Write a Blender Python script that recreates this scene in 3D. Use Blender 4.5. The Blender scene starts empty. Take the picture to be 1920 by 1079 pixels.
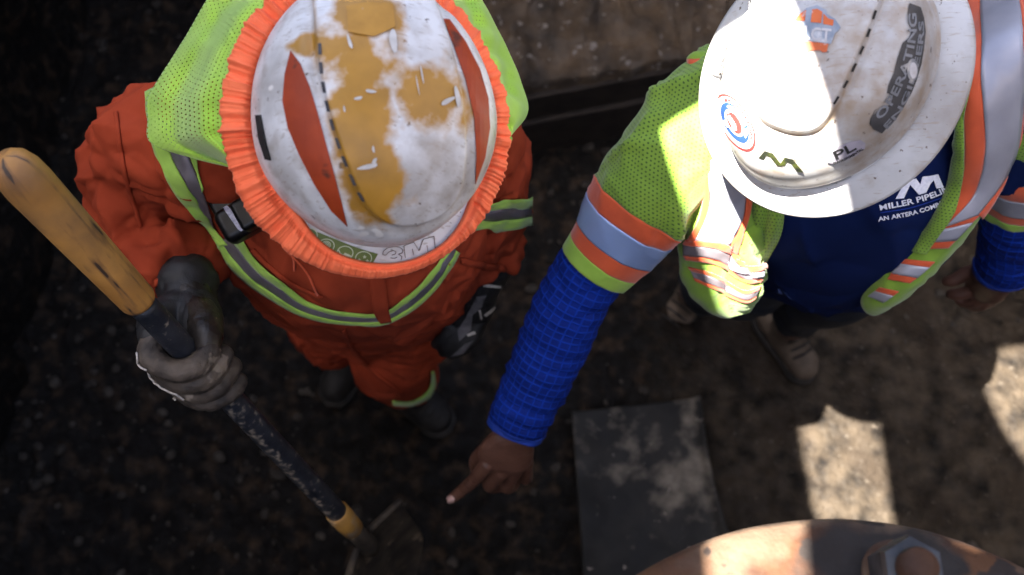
import bpy, bmesh, math, random
import numpy as np
from mathutils import Vector, Matrix
from mathutils.bvhtree import BVHTree
from mathutils.geometry import delaunay_2d_cdt
random.seed(7); rng = np.random.default_rng(7)
scene = bpy.context.scene
col = scene.collection
# ------------------------------------------------------------------ camera
FPX = 1867.0; TH = math.radians(22.0); CAMH = 2.6
CAM = np.array([0.0, 0.0, CAMH])
FWD = np.array([0.0, math.sin(TH), -math.cos(TH)]); UPV = np.array([0.0, math.cos(TH), math.sin(TH)]); RGT = np.array([1.0, 0, 0])
cd = bpy.data.cameras.new('camera'); cam = bpy.data.objects.new('camera', cd); col.objects.link(cam)
cam.location = CAM; cam.rotation_euler = (TH, 0, 0)
cd.sensor_width = 36.0; cd.lens = 36.0 * FPX / 1920.0
cd.clip_start = 0.02; cd.clip_end = 1000
cd.dof.use_dof = True; cd.dof.focus_distance = 1.19; cd.dof.aperture_fstop = 4.0
scene.camera = cam
# ------------------------------------------------------------------ light
SUNV = np.array([0.616, 0.172, -1.64]); SUNV /= np.linalg.norm(SUNV)      # travel direction
w = bpy.data.worlds.new('World'); scene.world = w; w.use_nodes = True
nt = w.node_tree; nt.nodes.clear()
sky = nt.nodes.new('ShaderNodeTexSky'); sky.sky_type = 'NISHITA'; sky.sun_disc = False; sky.air_density = .8; sky.dust_density = 3.0; sky.ozone_density = .6
sky.sun_elevation = math.asin(-SUNV[2]); sky.sun_rotation = math.atan2(-SUNV[0], -SUNV[1])
bg = nt.nodes.new('ShaderNodeBackground'); bg.inputs[1].default_value = 0.05
wo = nt.nodes.new('ShaderNodeOutputWorld'); nt.links.new(sky.outputs[0], bg.inputs[0]); nt.links.new(bg.outputs[0], wo.inputs[0])
sl = bpy.data.lights.new('sun', 'SUN'); sl.energy = 5.0; sl.angle = math.radians(0.53); sl.color = (1.0, 0.95, 0.87)
so = bpy.data.objects.new('sun', sl); col.objects.link(so)
so.rotation_euler = Vector(SUNV).to_track_quat('-Z', 'Y').to_euler(); so.location = (-3, -1, 8)
scene.view_settings.view_transform = 'Standard'; scene.view_settings.look = 'None'
scene.view_settings.exposure = 3.55; scene.view_settings.gamma = 1.0

# ------------------------------------------------------------------ pixel helpers
def raydir(px, py):
    return FWD + RGT * ((px - 960) / FPX) - UPV * ((py - 539.5) / FPX)
def P(px, py, d): return CAM + raydir(px, py) * d
def PZ(px, py, z):
    r = raydir(px, py); return CAM + r * ((z - CAMH) / r[2])
def proj(v):
    v = np.asarray(v, float).reshape(-1, 3) - CAM
    d = v @ FWD
    return np.stack([960 + FPX * (v @ RGT) / d, 539.5 - FPX * (v @ UPV) / d], 1)
def nrm(v):
    v = np.asarray(v, float); return v / np.maximum(np.linalg.norm(v, axis=-1, keepdims=True), 1e-12)

# ------------------------------------------------------------------ noise
def _hash(ix, iy, iz, s):
    h = (ix * 374761393 + iy * 668265263 + iz * 2147483647 + s * 974634777) & 0xFFFFFFFF
    h = ((h ^ (h >> 13)) * 1274126177) & 0xFFFFFFFF
    h = ((h ^ (h >> 16)) * 2246822519) & 0xFFFFFFFF
    return ((h ^ (h >> 15)) & 0xFFFFFF) / float(0x800000) - 1.0
def vnoise(p, s=0):
    p = np.asarray(p, float); i = np.floor(p).astype(np.int64); f = p - i
    f = f * f * f * (f * (f * 6 - 15) + 10); r = 0
    for dx in (0, 1):
        for dy in (0, 1):
            for dz in (0, 1):
                wgt = (f[:, 0] if dx else 1 - f[:, 0]) * (f[:, 1] if dy else 1 - f[:, 1]) * (f[:, 2] if dz else 1 - f[:, 2])
                r = r + wgt * _hash(i[:, 0] + dx, i[:, 1] + dy, i[:, 2] + dz, s)
    return r
def fbm(p, s=0, o=4, g=0.5):
    r = 0; a = 1; t = 0; p = np.asarray(p, float)
    for k in range(o):
        r = r + a * vnoise(p * 2 ** k + 17.3 * k, s + k); t += a; a *= g
    return r / t
def ridged(p, s=0, warp=0.6):
    p = np.asarray(p, float)
    wv = np.stack([vnoise(p * .7 + 5, s + 11), vnoise(p * .7 + 9, s + 12), vnoise(p * .7 + 13, s + 13)], 1)
    n = vnoise(p + warp * wv, s)
    return (1 - np.minimum(1, np.abs(n) * 1.8)) ** 2
def crumple(p, s=0):
    """cloth relief: broad rolls with narrow pinched valleys"""
    p = np.asarray(p, float); wv = np.stack([fbm(p * .6 + 3, s + 21, 2), fbm(p * .6 + 8, s + 22, 2), fbm(p * .6 + 15, s + 23, 2)], 1)
    q = p + .9 * wv; n1 = vnoise(q, s); n2 = vnoise(q * 1.9 + 4, s + 5)
    return (np.minimum(1, np.abs(n1) * 2.2)) ** .7 * .7 + (np.minimum(1, np.abs(n2) * 2.4)) ** .7 * .35 - .55
def creases(V, N, n, dirf, seed, L=(.04, .11), W=(.006, .013), A=(.004, .009)):
    """cloth folds: cusped ridges and valleys along short curved lines; dirf(p) gives the local run of the folds"""
    r = np.random.default_rng(seed); h = np.zeros(len(V))
    for i in r.integers(0, len(V), n):
        c = V[i]; t = np.asarray(dirf(c), float) + r.normal(0, .33, 3); t = t - N[i] * (t @ N[i]); t = t / max(1e-6, np.linalg.norm(t)); b = np.cross(N[i], t)
        l = r.uniform(*L); w_ = r.uniform(*W); a = r.uniform(*A) * (1 if r.random() < .62 else -.8); k = r.normal(0, 2.2)
        near = np.nonzero(np.abs(V - c).max(1) < l * 1.25)[0]; p = V[near] - c
        al = p @ t; pe = p @ b - k * al * al; dn = p @ N[i]
        h[near] += a * np.exp(-np.abs(pe) / w_) * np.exp(-(al / l) ** 4 * 3) * (np.abs(dn) < .06)
    return h
def sstep(a, b, x):
    t = np.clip((x - a) / (b - a), 0, 1); return t * t * (3 - 2 * t)

# ------------------------------------------------------------------ mesh helpers
def catmull(pts, n):
    pts = np.asarray(pts, float); m = len(pts)
    if m == 2:
        t = np.linspace(0, 1, n)[:, None]; return pts[0] * (1 - t) + pts[1] * t
    q = np.vstack([2 * pts[0] - pts[1], pts, 2 * pts[-1] - pts[-2]])
    seg = np.linalg.norm(np.diff(pts[:, :min(3, pts.shape[1])], axis=0), axis=1); cum = np.concatenate([[0], np.cumsum(seg)])
    T = np.linspace(0, cum[-1], n); out = []
    for t in T:
        k = min(m - 2, max(0, np.searchsorted(cum, t, 'right') - 1)); u = (t - cum[k]) / max(seg[k], 1e-9)
        a, b, c, d = q[k], q[k + 1], q[k + 2], q[k + 3]
        out.append(.5 * (2 * b + (c - a) * u + (2 * a - 5 * b + 4 * c - d) * u * u + (3 * b - 3 * c + d - a) * u ** 3))
    return np.array(out)
def loft(secs, nv=24, nu=32, side=(1, 0, 0), cap=True, ex=2.0, disp=None, closed_cap_round=False):
    """secs: list of (center, a, b). returns verts, faces, uv(per vert, metres)"""
    arr = np.array([np.concatenate([np.asarray(c, float), [a, b]]) for c, a, b in secs])
    R = catmull(arr, nv); C = R[:, :3]
    T = nrm(np.gradient(C, axis=0)); S = np.asarray(side, float)
    S = np.repeat(S[None], nv, 0) if S.ndim == 1 else catmull(S, nv)
    S = nrm(S - T * (S * T).sum(1, keepdims=True)); B = np.cross(T, S)
    th = np.linspace(0, 2 * math.pi, nu, endpoint=False)
    ct, st = np.cos(th), np.sin(th)
    ce = np.sign(ct) * np.abs(ct) ** (2 / ex); se = np.sign(st) * np.abs(st) ** (2 / ex)
    V = C[:, None] + S[:, None] * (R[:, 3, None] * ce)[..., None] + B[:, None] * (R[:, 4, None] * se)[..., None]
    L = np.concatenate([[0], np.cumsum(np.linalg.norm(np.diff(C, axis=0), axis=1))])
    rad = (R[:, 3] + R[:, 4]).mean() / 2
    UV = np.stack([np.repeat((th * rad)[None], nv, 0), np.repeat(L[:, None], nu, 1)], -1)
    if disp is not None:
        N = nrm(S[:, None] * (ce / R[:, 3, None])[..., None] + B[:, None] * (se / R[:, 4, None])[..., None])
        V = V + N * disp(V.reshape(-1, 3), UV.reshape(-1, 2)).reshape(nv, nu)[..., None]
    verts = V.reshape(-1, 3); faces = []
    for i in range(nv - 1):
        for j in range(nu):
            k = (j + 1) % nu
            faces.append((i * nu + j, i * nu + k, (i + 1) * nu + k, (i + 1) * nu + j))
    uv = UV.reshape(-1, 2)
    if cap:
        n0 = len(verts); verts = np.vstack([verts, C[0], C[-1]]); uv = np.vstack([uv, [0, 0], [0, 0]])
        for j in range(nu):
            k = (j + 1) % nu
            faces.append((n0, k, j)); faces.append((n0 + 1, (nv - 1) * nu + j, (nv - 1) * nu + k))
    return verts, faces, uv
def capsule(pts, rads, nu=14, n=None, flat=None, side=(0.3, 0.5, 0.8)):
    pts = np.asarray(pts, float); rads = np.asarray(rads, float)
    d0 = nrm(pts[0] - pts[1]); d1 = nrm(pts[-1] - pts[-2])
    secs = [(pts[0] + d0 * rads[0] * .98, rads[0] * .15, rads[0] * .15), (pts[0] + d0 * rads[0] * .7, rads[0] * .7, rads[0] * .7)]
    secs += [(p, r, r * (flat or 1)) for p, r in zip(pts, rads)]
    secs += [(pts[-1] + d1 * rads[-1] * .7, rads[-1] * .7, rads[-1] * .7), (pts[-1] + d1 * rads[-1] * .98, rads[-1] * .15, rads[-1] * .15)]
    return loft(secs, nv=n or (8 + 5 * len(pts)), nu=nu, side=side)[:2]
def join(parts):
    V, F = [], []; o = 0
    for p in parts:
        v, f = p[0], p[1]
        V.append(np.asarray(v, float)); F += [tuple(i + o for i in q) for q in f]; o += len(v)
    return np.vstack(V), F
def smooth_v(V, F, it=5, lam=0.5):
    E = set()
    for f in F:
        for a, b in zip(f, f[1:] + f[:1]): E.add((a, b) if a < b else (b, a))
    E = np.array(list(E)); n = len(V); deg = np.bincount(E.ravel(), minlength=n).astype(float)[:, None]
    V = V.copy()
    for _ in range(it):
        S = np.zeros_like(V)
        for k in range(3):
            S[:, k] = np.bincount(E[:, 0], V[E[:, 1], k], n) + np.bincount(E[:, 1], V[E[:, 0], k], n)
        V += lam * (S / np.maximum(deg, 1) - V)
    return V
def vnormals(V, F):
    N = np.zeros_like(V)
    q = np.array([f if len(f) == 4 else (f[0], f[1], f[2], f[2]) for f in F])
    fn = np.cross(V[q[:, 2]] - V[q[:, 0]], V[q[:, 3]] - V[q[:, 1]])
    tri = q[:, 2] == q[:, 3]
    if tri.any(): fn[tri] = np.cross(V[q[tri, 1]] - V[q[tri, 0]], V[q[tri, 2]] - V[q[tri, 0]])
    for k in range(4):
        for c in range(3): N[:, c] += np.bincount(q[:, k], fn[:, c], len(V))
    return nrm(N)
def remesh(V, F, vox, it=6, lam=.5):
    me = bpy.data.meshes.new('tmp'); me.from_pydata([tuple(v) for v in V], [], F); me.update()
    ob = bpy.data.objects.new('tmp', me); col.objects.link(ob)
    md = ob.modifiers.new('r', 'REMESH'); md.mode = 'VOXEL'; md.voxel_size = vox
    dg = bpy.context.evaluated_depsgraph_get(); dg.update()
    m2 = bpy.data.meshes.new_from_object(ob.evaluated_get(dg))
    n = len(m2.vertices); v = np.empty(n * 3); m2.vertices.foreach_get('co', v); v = v.reshape(-1, 3)
    f = [tuple(p.vertices) for p in m2.polygons]
    bpy.data.objects.remove(ob); bpy.data.meshes.remove(me); bpy.data.meshes.remove(m2)
    if it: v = smooth_v(v, f, it, lam)
    return v, f
def bvh(V, F): return BVHTree.FromPolygons([tuple(v) for v in V], F)

def mk(name, V, F, mat, parent=None, uv=None, attr=None, smooth=True, label=None, cat=None, group=None, kind=None, origin=None, sharp=None):
    V = np.asarray(V, float)
    if parent is not None: org = np.array(parent['_o'])
    elif origin is not None: org = np.asarray(origin, float)
    else: org = np.array([(V[:, 0].min() + V[:, 0].max()) / 2, (V[:, 1].min() + V[:, 1].max()) / 2, V[:, 2].min()])
    me = bpy.data.meshes.new(name); me.from_pydata([tuple(v) for v in (V - org)], [], [tuple(int(i) for i in f) for f in F])
    if uv is not None:
        ul = me.uv_layers.new(name='UVMap'); idx = np.empty(len(me.loops), dtype=np.int64); me.loops.foreach_get('vertex_index', idx)
        ul.data.foreach_set('uv', np.asarray(uv, float)[idx].ravel())
    if attr:
        for k, a in attr.items():
            at = me.attributes.new(k, 'FLOAT', 'POINT'); at.data.foreach_set('value', np.asarray(a, dtype=np.float32))
    me.polygons.foreach_set('use_smooth', np.full(len(me.polygons), smooth))
    me.update(); me.validate()
    bm = bmesh.new(); bm.from_mesh(me); bmesh.ops.recalc_face_normals(bm, faces=bm.faces) if kind != 'open' else None; bm.to_mesh(me); bm.free()
    if mat is not None: me.materials.append(mat)
    o = bpy.data.objects.new(name, me); col.objects.link(o)
    if parent is not None: o.parent = parent; o['_o'] = [float(x) for x in org]
    else: o.location = org; o['_o'] = [float(x) for x in org]
    if label: o['label'] = label
    if cat: o['category'] = cat
    if group: o['group'] = group
    if kind and kind != 'open': o['kind'] = kind
    if sharp is not None:
        try: me.set_sharp_from_angle(angle=math.radians(sharp))
        except Exception: pass
    return o
def empty(name, loc, label, cat, group=None):
    o = bpy.data.objects.new(name, None); col.objects.link(o); o.location = loc; o['_o'] = [float(x) for x in loc]
    o.empty_display_size = .1; o['label'] = label; o['category'] = cat
    if group: o['group'] = group
    return o
def grid_faces(n, m, wrap=False):
    F = []
    for i in range(n - 1):
        for j in range(m if wrap else m - 1):
            k = (j + 1) % m; F.append((i * m + j, i * m + k, (i + 1) * m + k, (i + 1) * m + j))
    return F
def thicken(V, F, N, t):
    """closed slab from an open patch: offset copy along N plus rim"""
    n = len(V); V2 = np.vstack([V, V + N * t]); cnt = {}
    for f in F:
        for a, b in zip(f, f[1:] + f[:1]):
            k = (a, b) if a < b else (b, a); cnt.setdefault(k, []).append((a, b))
    G = [tuple(reversed(f)) for f in F] + [tuple(i + n for i in f) for f in F]
    for k, l in cnt.items():
        if len(l) == 1: a, b = l[0]; G.append((a, b, b + n, a + n))
    return V2, G
def cast(tree, px, py, fallback=None):
    r = raydir(px, py); h = tree.ray_cast(Vector(CAM), Vector(nrm(r)))
    if h[0] is None: return None, None
    n = np.array(h[1]); n = n if n @ r < 0 else -n
    return np.array(h[0]), n
def cast_pts(tree, pts, off):
    """snap pixel points to a surface; misses use nearest hit's depth"""
    pts = np.asarray(pts, float); H = []; N = []; D = []
    for x, y in pts:
        p, n = cast(tree, x, y); H.append(p); N.append(n)
    ok = [i for i, h in enumerate(H) if h is not None]
    for i in range(len(H)):
        if H[i] is None:
            if not ok:
                bb = min((tree.find_nearest(Vector(P(pts[i][0], pts[i][1], dd))) for dd in np.arange(.7, 2.8, .01)), key=lambda r: r[3])
                loc, nn = bb[0], np.array(bb[1])
            else:
                j = min(ok, key=lambda k: ((pts[k] - pts[i]) ** 2).sum())
                q = P(pts[i][0], pts[i][1], (H[j] - CAM) @ FWD + .004)
                loc, nn, _, _ = tree.find_nearest(Vector(q)); nn = np.array(nn)
            H[i] = np.array(loc); N[i] = nn if nn @ (H[i] - CAM) < 0 else -nn
    H = np.array(H); N = np.array(N)
    return H + N * off, N
def strip(tree, Lp, Rp, n=40, m=6, off=.002, t=.0015, relax=2, bulge=0.0):
    """band between two pixel polylines, laid on a surface"""
    A = catmull(Lp, n); B = catmull(Rp, n); s = np.linspace(0, 1, m)
    g = (A[:, None] * (1 - s)[None, :, None] + B[:, None] * s[None, :, None]).reshape(-1, 2)
    V, N = cast_pts(tree, g, off); F = grid_faces(n, m)
    if relax:
        Vg = V.reshape(n, m, 3)
        for _ in range(relax):
            Vg[1:-1] = .5 * Vg[1:-1] + .25 * (Vg[:-2] + Vg[2:])
            if m > 2: Vg[:, 1:-1] = .5 * Vg[:, 1:-1] + .25 * (Vg[:, :-2] + Vg[:, 2:])
        V = Vg.reshape(-1, 3)
    if bulge:
        V = V + N * (bulge * np.tile(np.sin(s * math.pi), n))[:, None]
    Vg = V.reshape(n, m, 3)
    uu = np.concatenate([np.zeros((n, 1)), np.cumsum(np.linalg.norm(np.diff(Vg, axis=1), axis=2), 1)], 1)
    vv = np.concatenate([[0], np.cumsum(np.linalg.norm(np.diff(Vg[:, m // 2], axis=0), axis=1))])
    uv = np.stack([uu, np.repeat(vv[:, None], m, 1)], -1).reshape(-1, 2)
    V2, F2 = thicken(V, F, N, t)
    return V2, F2, np.vstack([uv, uv])
def in_poly(poly, pts):
    poly = np.asarray(poly, float); x, y = pts[:, 0], pts[:, 1]; c = np.zeros(len(pts), bool); j = len(poly) - 1
    for i in range(len(poly)):
        xi, yi = poly[i]; xj, yj = poly[j]
        c ^= ((yi > y) != (yj > y)) & (x < (xj - xi) * (y - yi) / (yj - yi + 1e-12) + xi); j = i
    return c
def sdf(poly, pts):
    poly = np.asarray(poly, float); d = np.full(len(pts), 1e9)
    for a, b in zip(poly, np.roll(poly, -1, 0)):
        e = b - a; t = np.clip(((pts - a) @ e) / (e @ e + 1e-12), 0, 1)
        d = np.minimum(d, np.linalg.norm(pts - (a + t[:, None] * e), axis=1))
    return np.where(in_poly(poly, pts), -d, d)
def cdt_patch(poly, step):
    poly = np.asarray(poly, float); B = []
    for a, b in zip(poly, np.roll(poly, -1, 0)):
        k = max(1, int(np.linalg.norm(b - a) / step))
        for i in range(k): B.append(a + (b - a) * i / k)
    B = np.array(B); lo, hi = B.min(0), B.max(0)
    gx, gy = np.meshgrid(np.arange(lo[0] + step * .5, hi[0], step), np.arange(lo[1] + step * .5, hi[1], step))
    G = np.stack([gx.ravel(), gy.ravel()], 1)
    if len(G): G = G[sdf(B, G) < -step * .4]
    pts = np.vstack([B, G]) if len(G) else B
    r = delaunay_2d_cdt([Vector(p) for p in pts], [], [list(range(len(B)))], 1, 1e-6)
    return np.array([tuple(v) for v in r[0]]), [tuple(f) for f in r[2]]
def decal(tree, polys, off=.0008, t=.0005, step=8):
    """flat print / sticker shape(s) laid on a surface"""
    parts = []
    for pl in polys:
        p2, F = cdt_patch(pl, step)
        if not F: continue
        V, N = cast_pts(tree, p2, off); parts.append(thicken(V, F, N, t))
    return join(parts)
_fontcache = {}
def glyphs(txt, bold=True):
    cu = bpy.data.curves.new('tmp', 'FONT'); cu.body = txt; cu.size = 1.0; cu.resolution_u = 3
    if bold: cu.offset = .018
    ob = bpy.data.objects.new('tmp', cu); col.objects.link(ob)
    dg = bpy.context.evaluated_depsgraph_get(); dg.update()
    me = bpy.data.meshes.new_from_object(ob.evaluated_get(dg))
    V = np.array([v.co[:2] for v in me.vertices]); F = [tuple(p.vertices) for p in me.polygons]
    bpy.data.objects.remove(ob); bpy.data.curves.remove(cu); bpy.data.meshes.remove(me)
    return V, F
def text_decal(tree, txt, path, h, off=.0012, t=.0004, bold=True, fit=True, shear=0.0):
    """lettering along a pixel polyline (baseline), cap height h pixels"""
    V, F = glyphs(txt, bold); V = V.copy()
    V[:, 0] -= V[:, 0].min(); W = V[:, 0].max(); capH = .69
    path = catmull(path, 40); seg = np.linalg.norm(np.diff(path, axis=0), axis=1); cum = np.concatenate([[0], np.cumsum(seg)])
    s = V[:, 0] / W * cum[-1] if fit else V[:, 0] * h / capH
    s = s + shear * V[:, 1] * h
    x = np.interp(s, cum, path[:, 0]); y = np.interp(s, cum, path[:, 1])
    tg = nrm(np.gradient(path, axis=0)); tx = np.interp(s, cum, tg[:, 0]); ty = np.interp(s, cum, tg[:, 1])
    k = (V[:, 1] / capH * h)
    pts = np.stack([x + ty * k, y - tx * k], 1)
    Q, N = cast_pts(tree, pts, off)
    return thicken(Q, F, N, t)
def box(c, ax, half, bev=.15, seg=3):
    """rounded box: centre, 3 axes, half sizes"""
    bm = bmesh.new(); bmesh.ops.create_cube(bm, size=2.0)
    for v in bm.verts: v.co = Vector((v.co.x * half[0], v.co.y * half[1], v.co.z * half[2]))
    if bev: bmesh.ops.bevel(bm, geom=list(bm.edges), offset=bev * min(half) , segments=seg, affect='EDGES', profile=.5)
    V = np.array([tuple(v.co) for v in bm.verts]); F = [tuple(v.index for v in f.verts) for f in bm.faces]; bm.free()
    ax = np.array([nrm(a) for a in ax]); return np.asarray(c, float) + V @ ax, F
def lathe(c, axis, prof, nu=64, side=None, dispf=None):
    axis = nrm(axis); s = np.asarray(side if side is not None else (1, 0, 0), float); s = nrm(s - axis * (s @ axis)); b = np.cross(axis, s)
    th = np.linspace(0, 2 * math.pi, nu, endpoint=False); n = len(prof); V = []
    for r, z in prof:
        V.append(np.asarray(c) + axis * z + r * (np.cos(th)[:, None] * s + np.sin(th)[:, None] * b))
    V = np.vstack(V); F = grid_faces(n, nu, True)
    k = len(V); V = np.vstack([V, np.asarray(c) + axis * prof[0][1], np.asarray(c) + axis * prof[-1][1]])
    for j in range(nu):
        F.append((k, (j + 1) % nu, j)); F.append((k + 1, (n - 1) * nu + j, (n - 1) * nu + (j + 1) % nu))
    return V, F

# ------------------------------------------------------------------ materials
def material(name, c1, c2=None, scale=30, rough=.8, rough2=None, bump=0, bscale=200, metal=0, spec=.4, sheen=0, detail=6, lo=.4, hi=.62,
             speck=None, speck_scale=120, speck_t=.68, dirt=None, dirt_scale=9, dirt_lo=.5, dirt_hi=.7, uvw=False, coat=0, trans=0, alpha_dots=None, bdist=.002, wave=None):
    m = bpy.data.materials.new(name); m.use_nodes = True; t = m.node_tree; N = t.nodes; L = t.links; bs = N['Principled BSDF']
    tc = N.new('ShaderNodeTexCoord'); vec = tc.outputs['UV' if uvw else 'Object']
    def noise(sc, de=detail, v=None):
        n = N.new('ShaderNodeTexNoise'); n.inputs['Scale'].default_value = sc; n.inputs['Detail'].default_value = de; L.new(v or tc.outputs['Object'], n.inputs['Vector']); return n.outputs['Fac']
    def ramp(f, a, b, ca=(0, 0, 0, 1), cb=(1, 1, 1, 1)):
        r = N.new('ShaderNodeValToRGB'); r.color_ramp.elements[0].position = a; r.color_ramp.elements[1].position = b
        r.color_ramp.elements[0].color = ca; r.color_ramp.elements[1].color = cb; L.new(f, r.inputs[0]); return r.outputs[0]
    def mix(f, a, b):
        x = N.new('ShaderNodeMix'); x.data_type = 'RGBA'; L.new(f, x.inputs[0])
        for s, k in ((a, 6), (b, 7)):
            if isinstance(s, tuple): x.inputs[k].default_value = (*s, 1) if len(s) == 3 else s
            else: L.new(s, x.inputs[k])
        return x.outputs[2]
    cur = None
    if c2: cur = mix(ramp(noise(scale), lo, hi), c1, c2)
    else: bs.inputs['Base Color'].default_value = (*c1, 1); cur = None
    if dirt: cur = mix(ramp(noise(dirt_scale, 8), dirt_lo, dirt_hi), cur or c1, dirt)
    if speck: cur = mix(ramp(noise(speck_scale, 3), speck_t, speck_t + .04), cur or c1, speck)
    if cur: L.new(cur, bs.inputs['Base Color'])
    bs.inputs['Roughness'].default_value = rough
    if rough2 is not None:
        r = ramp(noise(scale * 1.7), .35, .65, (rough,) * 3 + (1,), (rough2,) * 3 + (1,)); L.new(r, bs.inputs['Roughness'])
    bs.inputs['Metallic'].default_value = metal; bs.inputs['Specular IOR Level'].default_value = spec
    if sheen: bs.inputs['Sheen Weight'].default_value = sheen
    if coat: bs.inputs['Coat Weight'].default_value = coat; bs.inputs['Coat Roughness'].default_value = .2
    if bump:
        b = N.new('ShaderNodeBump'); b.inputs['Strength'].default_value = bump; b.inputs['Distance'].default_value = bdist
        L.new(noise(bscale, 4), b.inputs['Height']); L.new(b.outputs[0], bs.inputs['Normal'])
    m['_'] = 0
    return m, (N, L, bs, tc, mix, ramp, noise, cur)
def M(*a, **k): return material(*a, **k)[0]
def mesh_fabric(name, c1, c2, pitch=.006, hole=.2, backing=None):
    """knitted mesh with real see-through perforations in UV metres, or a darker layer in the holes"""
    m, (N, L, bs, tc, mix, ramp, noise, cur) = material(name, c1, c2, scale=14, rough=.75, sheen=.3, bump=.15, bscale=900)
    mp = N.new('ShaderNodeMapping'); mp.inputs['Scale'].default_value = (1 / pitch, 1 / (pitch * .9), 1); L.new(tc.outputs['UV'], mp.inputs['Vector'])
    sp = N.new('ShaderNodeSeparateXYZ'); L.new(mp.outputs[0], sp.inputs[0])
    def mth(op, a, b=None):
        x = N.new('ShaderNodeMath'); x.operation = op
        for s, k in ((a, 0), (b, 1)):
            if s is None: continue
            if isinstance(s, (int, float)): x.inputs[k].default_value = s
            else: L.new(s, x.inputs[k])
        return x.outputs[0]
    row = mth('FLOOR', sp.outputs[1]); odd = mth('MULTIPLY', mth('MODULO', mth('ABSOLUTE', row), 2.0), .5)
    fx = mth('SUBTRACT', mth('FRACT', mth('ADD', sp.outputs[0], odd)), .5); fy = mth('SUBTRACT', mth('FRACT', sp.outputs[1]), .5)
    d = mth('SQRT', mth('ADD', mth('MULTIPLY', fx, fx), mth('MULTIPLY', fy, fy)))
    h = mth('LESS_THAN', d, hole)
    if backing:
        L.new(mix(h, cur, backing), bs.inputs['Base Color'])
    else:
        tr = N.new('ShaderNodeBsdfTransparent'); mx = N.new('ShaderNodeMixShader'); out = N['Material Output']
        L.new(h, mx.inputs[0]); L.new(bs.outputs[0], mx.inputs[1]); L.new(tr.outputs[0], mx.inputs[2]); L.new(mx.outputs[0], out.inputs[0])
    return m
LIME = (.40, .66, .055); LIME2 = (.33, .57, .042)
_ms = material('wet_soil', (.004, .0028, .0019), (.046, .034, .0225), scale=17, rough=.95, rough2=.7, bump=1.0, bscale=45, bdist=.014, speck=(.055, .044, .033), speck_scale=50, speck_t=.66, lo=.32, hi=.66, dirt=(.022, .015, .0095), dirt_scale=5, spec=.2)  # floor colour is painted darker for shade, lighter for the sun patch
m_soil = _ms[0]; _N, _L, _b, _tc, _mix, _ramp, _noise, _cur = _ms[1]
_a = _N.new('ShaderNodeAttribute'); _a.attribute_name = 'sun_tone'; _shade_c = _mix(_ramp(_noise(21, 8), .50, .72), (.0035, .0025, .0018), (.034, .021, .012)); _L.new(_mix(_a.outputs['Fac'], _shade_c, _cur), _b.inputs['Base Color'])
m_cover = M('orange_cotton', (.36, .052, .019), (.26, .036, .013), scale=7, rough=.95, bump=.25, spec=.15, bscale=1100, dirt=(.13, .022, .010), dirt_scale=6, dirt_lo=.52, dirt_hi=.80, speck=(.10, .03, .015), speck_scale=90, speck_t=.74)
m_lime = M('lime_tape', (.36, .58, .08), (.30, .50, .07), scale=30, rough=.75, sheen=.2, bump=.2, bscale=1400)
m_silver = M('reflective_tape', (.20, .175, .19), (.15, .135, .15), scale=22, rough=.42, metal=.25, bump=.12, bscale=900, dirt=(.16, .14, .15), dirt_scale=14, dirt_lo=.55, dirt_hi=.8)
m_silver2 = M('bright_reflective_tape', (.38, .38, .43), (.31, .315, .37), scale=12, rough=.35, metal=.2, bump=.08, bscale=900, dirt=(.24, .24, .28), dirt_scale=7, dirt_lo=.5, dirt_hi=.85)
m_sky_tape = M('blue_grey_reflective_tape', (.33, .45, .74), (.29, .40, .67), scale=12, rough=.35, metal=.3, bump=.08, bscale=900, dirt=(.24, .33, .54), dirt_scale=7, dirt_lo=.5, dirt_hi=.85)  # blue of the reflected sky is painted into this tape colour
m_orange = M('orange_trim', (.60, .085, .02), (.50, .066, .015), scale=25, rough=.7, sheen=.3, bump=.2, bscale=1200)
m_elastic = M('orange_elastic', (.97, .19, .07), (.90, .15, .05), scale=30, rough=.75, sheen=.05, bump=.25, bscale=900)
m_mesh = mesh_fabric('lime_mesh', LIME, LIME2, pitch=.0062, hole=.19)
m_meshs = mesh_fabric('lime_mesh_lined', (.185, .32, .026), (.145, .265, .02), pitch=.0052, hole=.23, backing=(.045, .09, .008))
m_limec = M('lime_knit', (.29, .47, .055), (.25, .42, .045), scale=30, rough=.8, bump=.3, bscale=700, sheen=.2)
m_navy = M('navy_cotton', (.0038, .0105, .055), (.003, .0085, .043), scale=8, rough=.95, bump=.2, bscale=1200, spec=.1)
m_jean = M('dark_denim', (.006, .008, .014), (.010, .013, .02), scale=25, rough=.9, bump=.2, bscale=900)
m_print = M('white_print', (.80, .80, .86), (.66, .66, .74), scale=200, rough=.8)
m_skin = M('brown_skin', (.12, .056, .038), (.085, .038, .026), scale=28, rough=.48, bump=.3, bscale=260, bdist=.001, spec=.45)
m_skin2 = M('tan_skin', (.17, .085, .055), (.13, .062, .04), scale=28, rough=.5, bump=.3, bscale=260, bdist=.001, spec=.45)
m_nail = M('nail', (.62, .42, .38), (.55, .36, .33), scale=80, rough=.3)
m_glove = M('glove_leather', (.030, .023, .018), (.088, .067, .050), scale=30, rough=.75, rough2=.55, bump=.6, bscale=420, bdist=.0012, speck=(.19, .155, .12), speck_scale=26, speck_t=.62)
m_gloveb = M('black_glove_knit', (.010, .010, .011), (.020, .019, .019), scale=30, rough=.55, bump=.3, bscale=500)
m_boot = M('tan_boot_leather', (.12, .088, .062), (.08, .058, .042), scale=22, rough=.8, bump=.5, bscale=150)
m_bootd = M('dark_boot_leather', (.010, .0085, .008), (.018, .015, .013), scale=22, rough=.7, bump=.5, bscale=150)
m_sole = M('boot_sole', (.02, .018, .016), (.035, .03, .026), scale=30, rough=.9)
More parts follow.
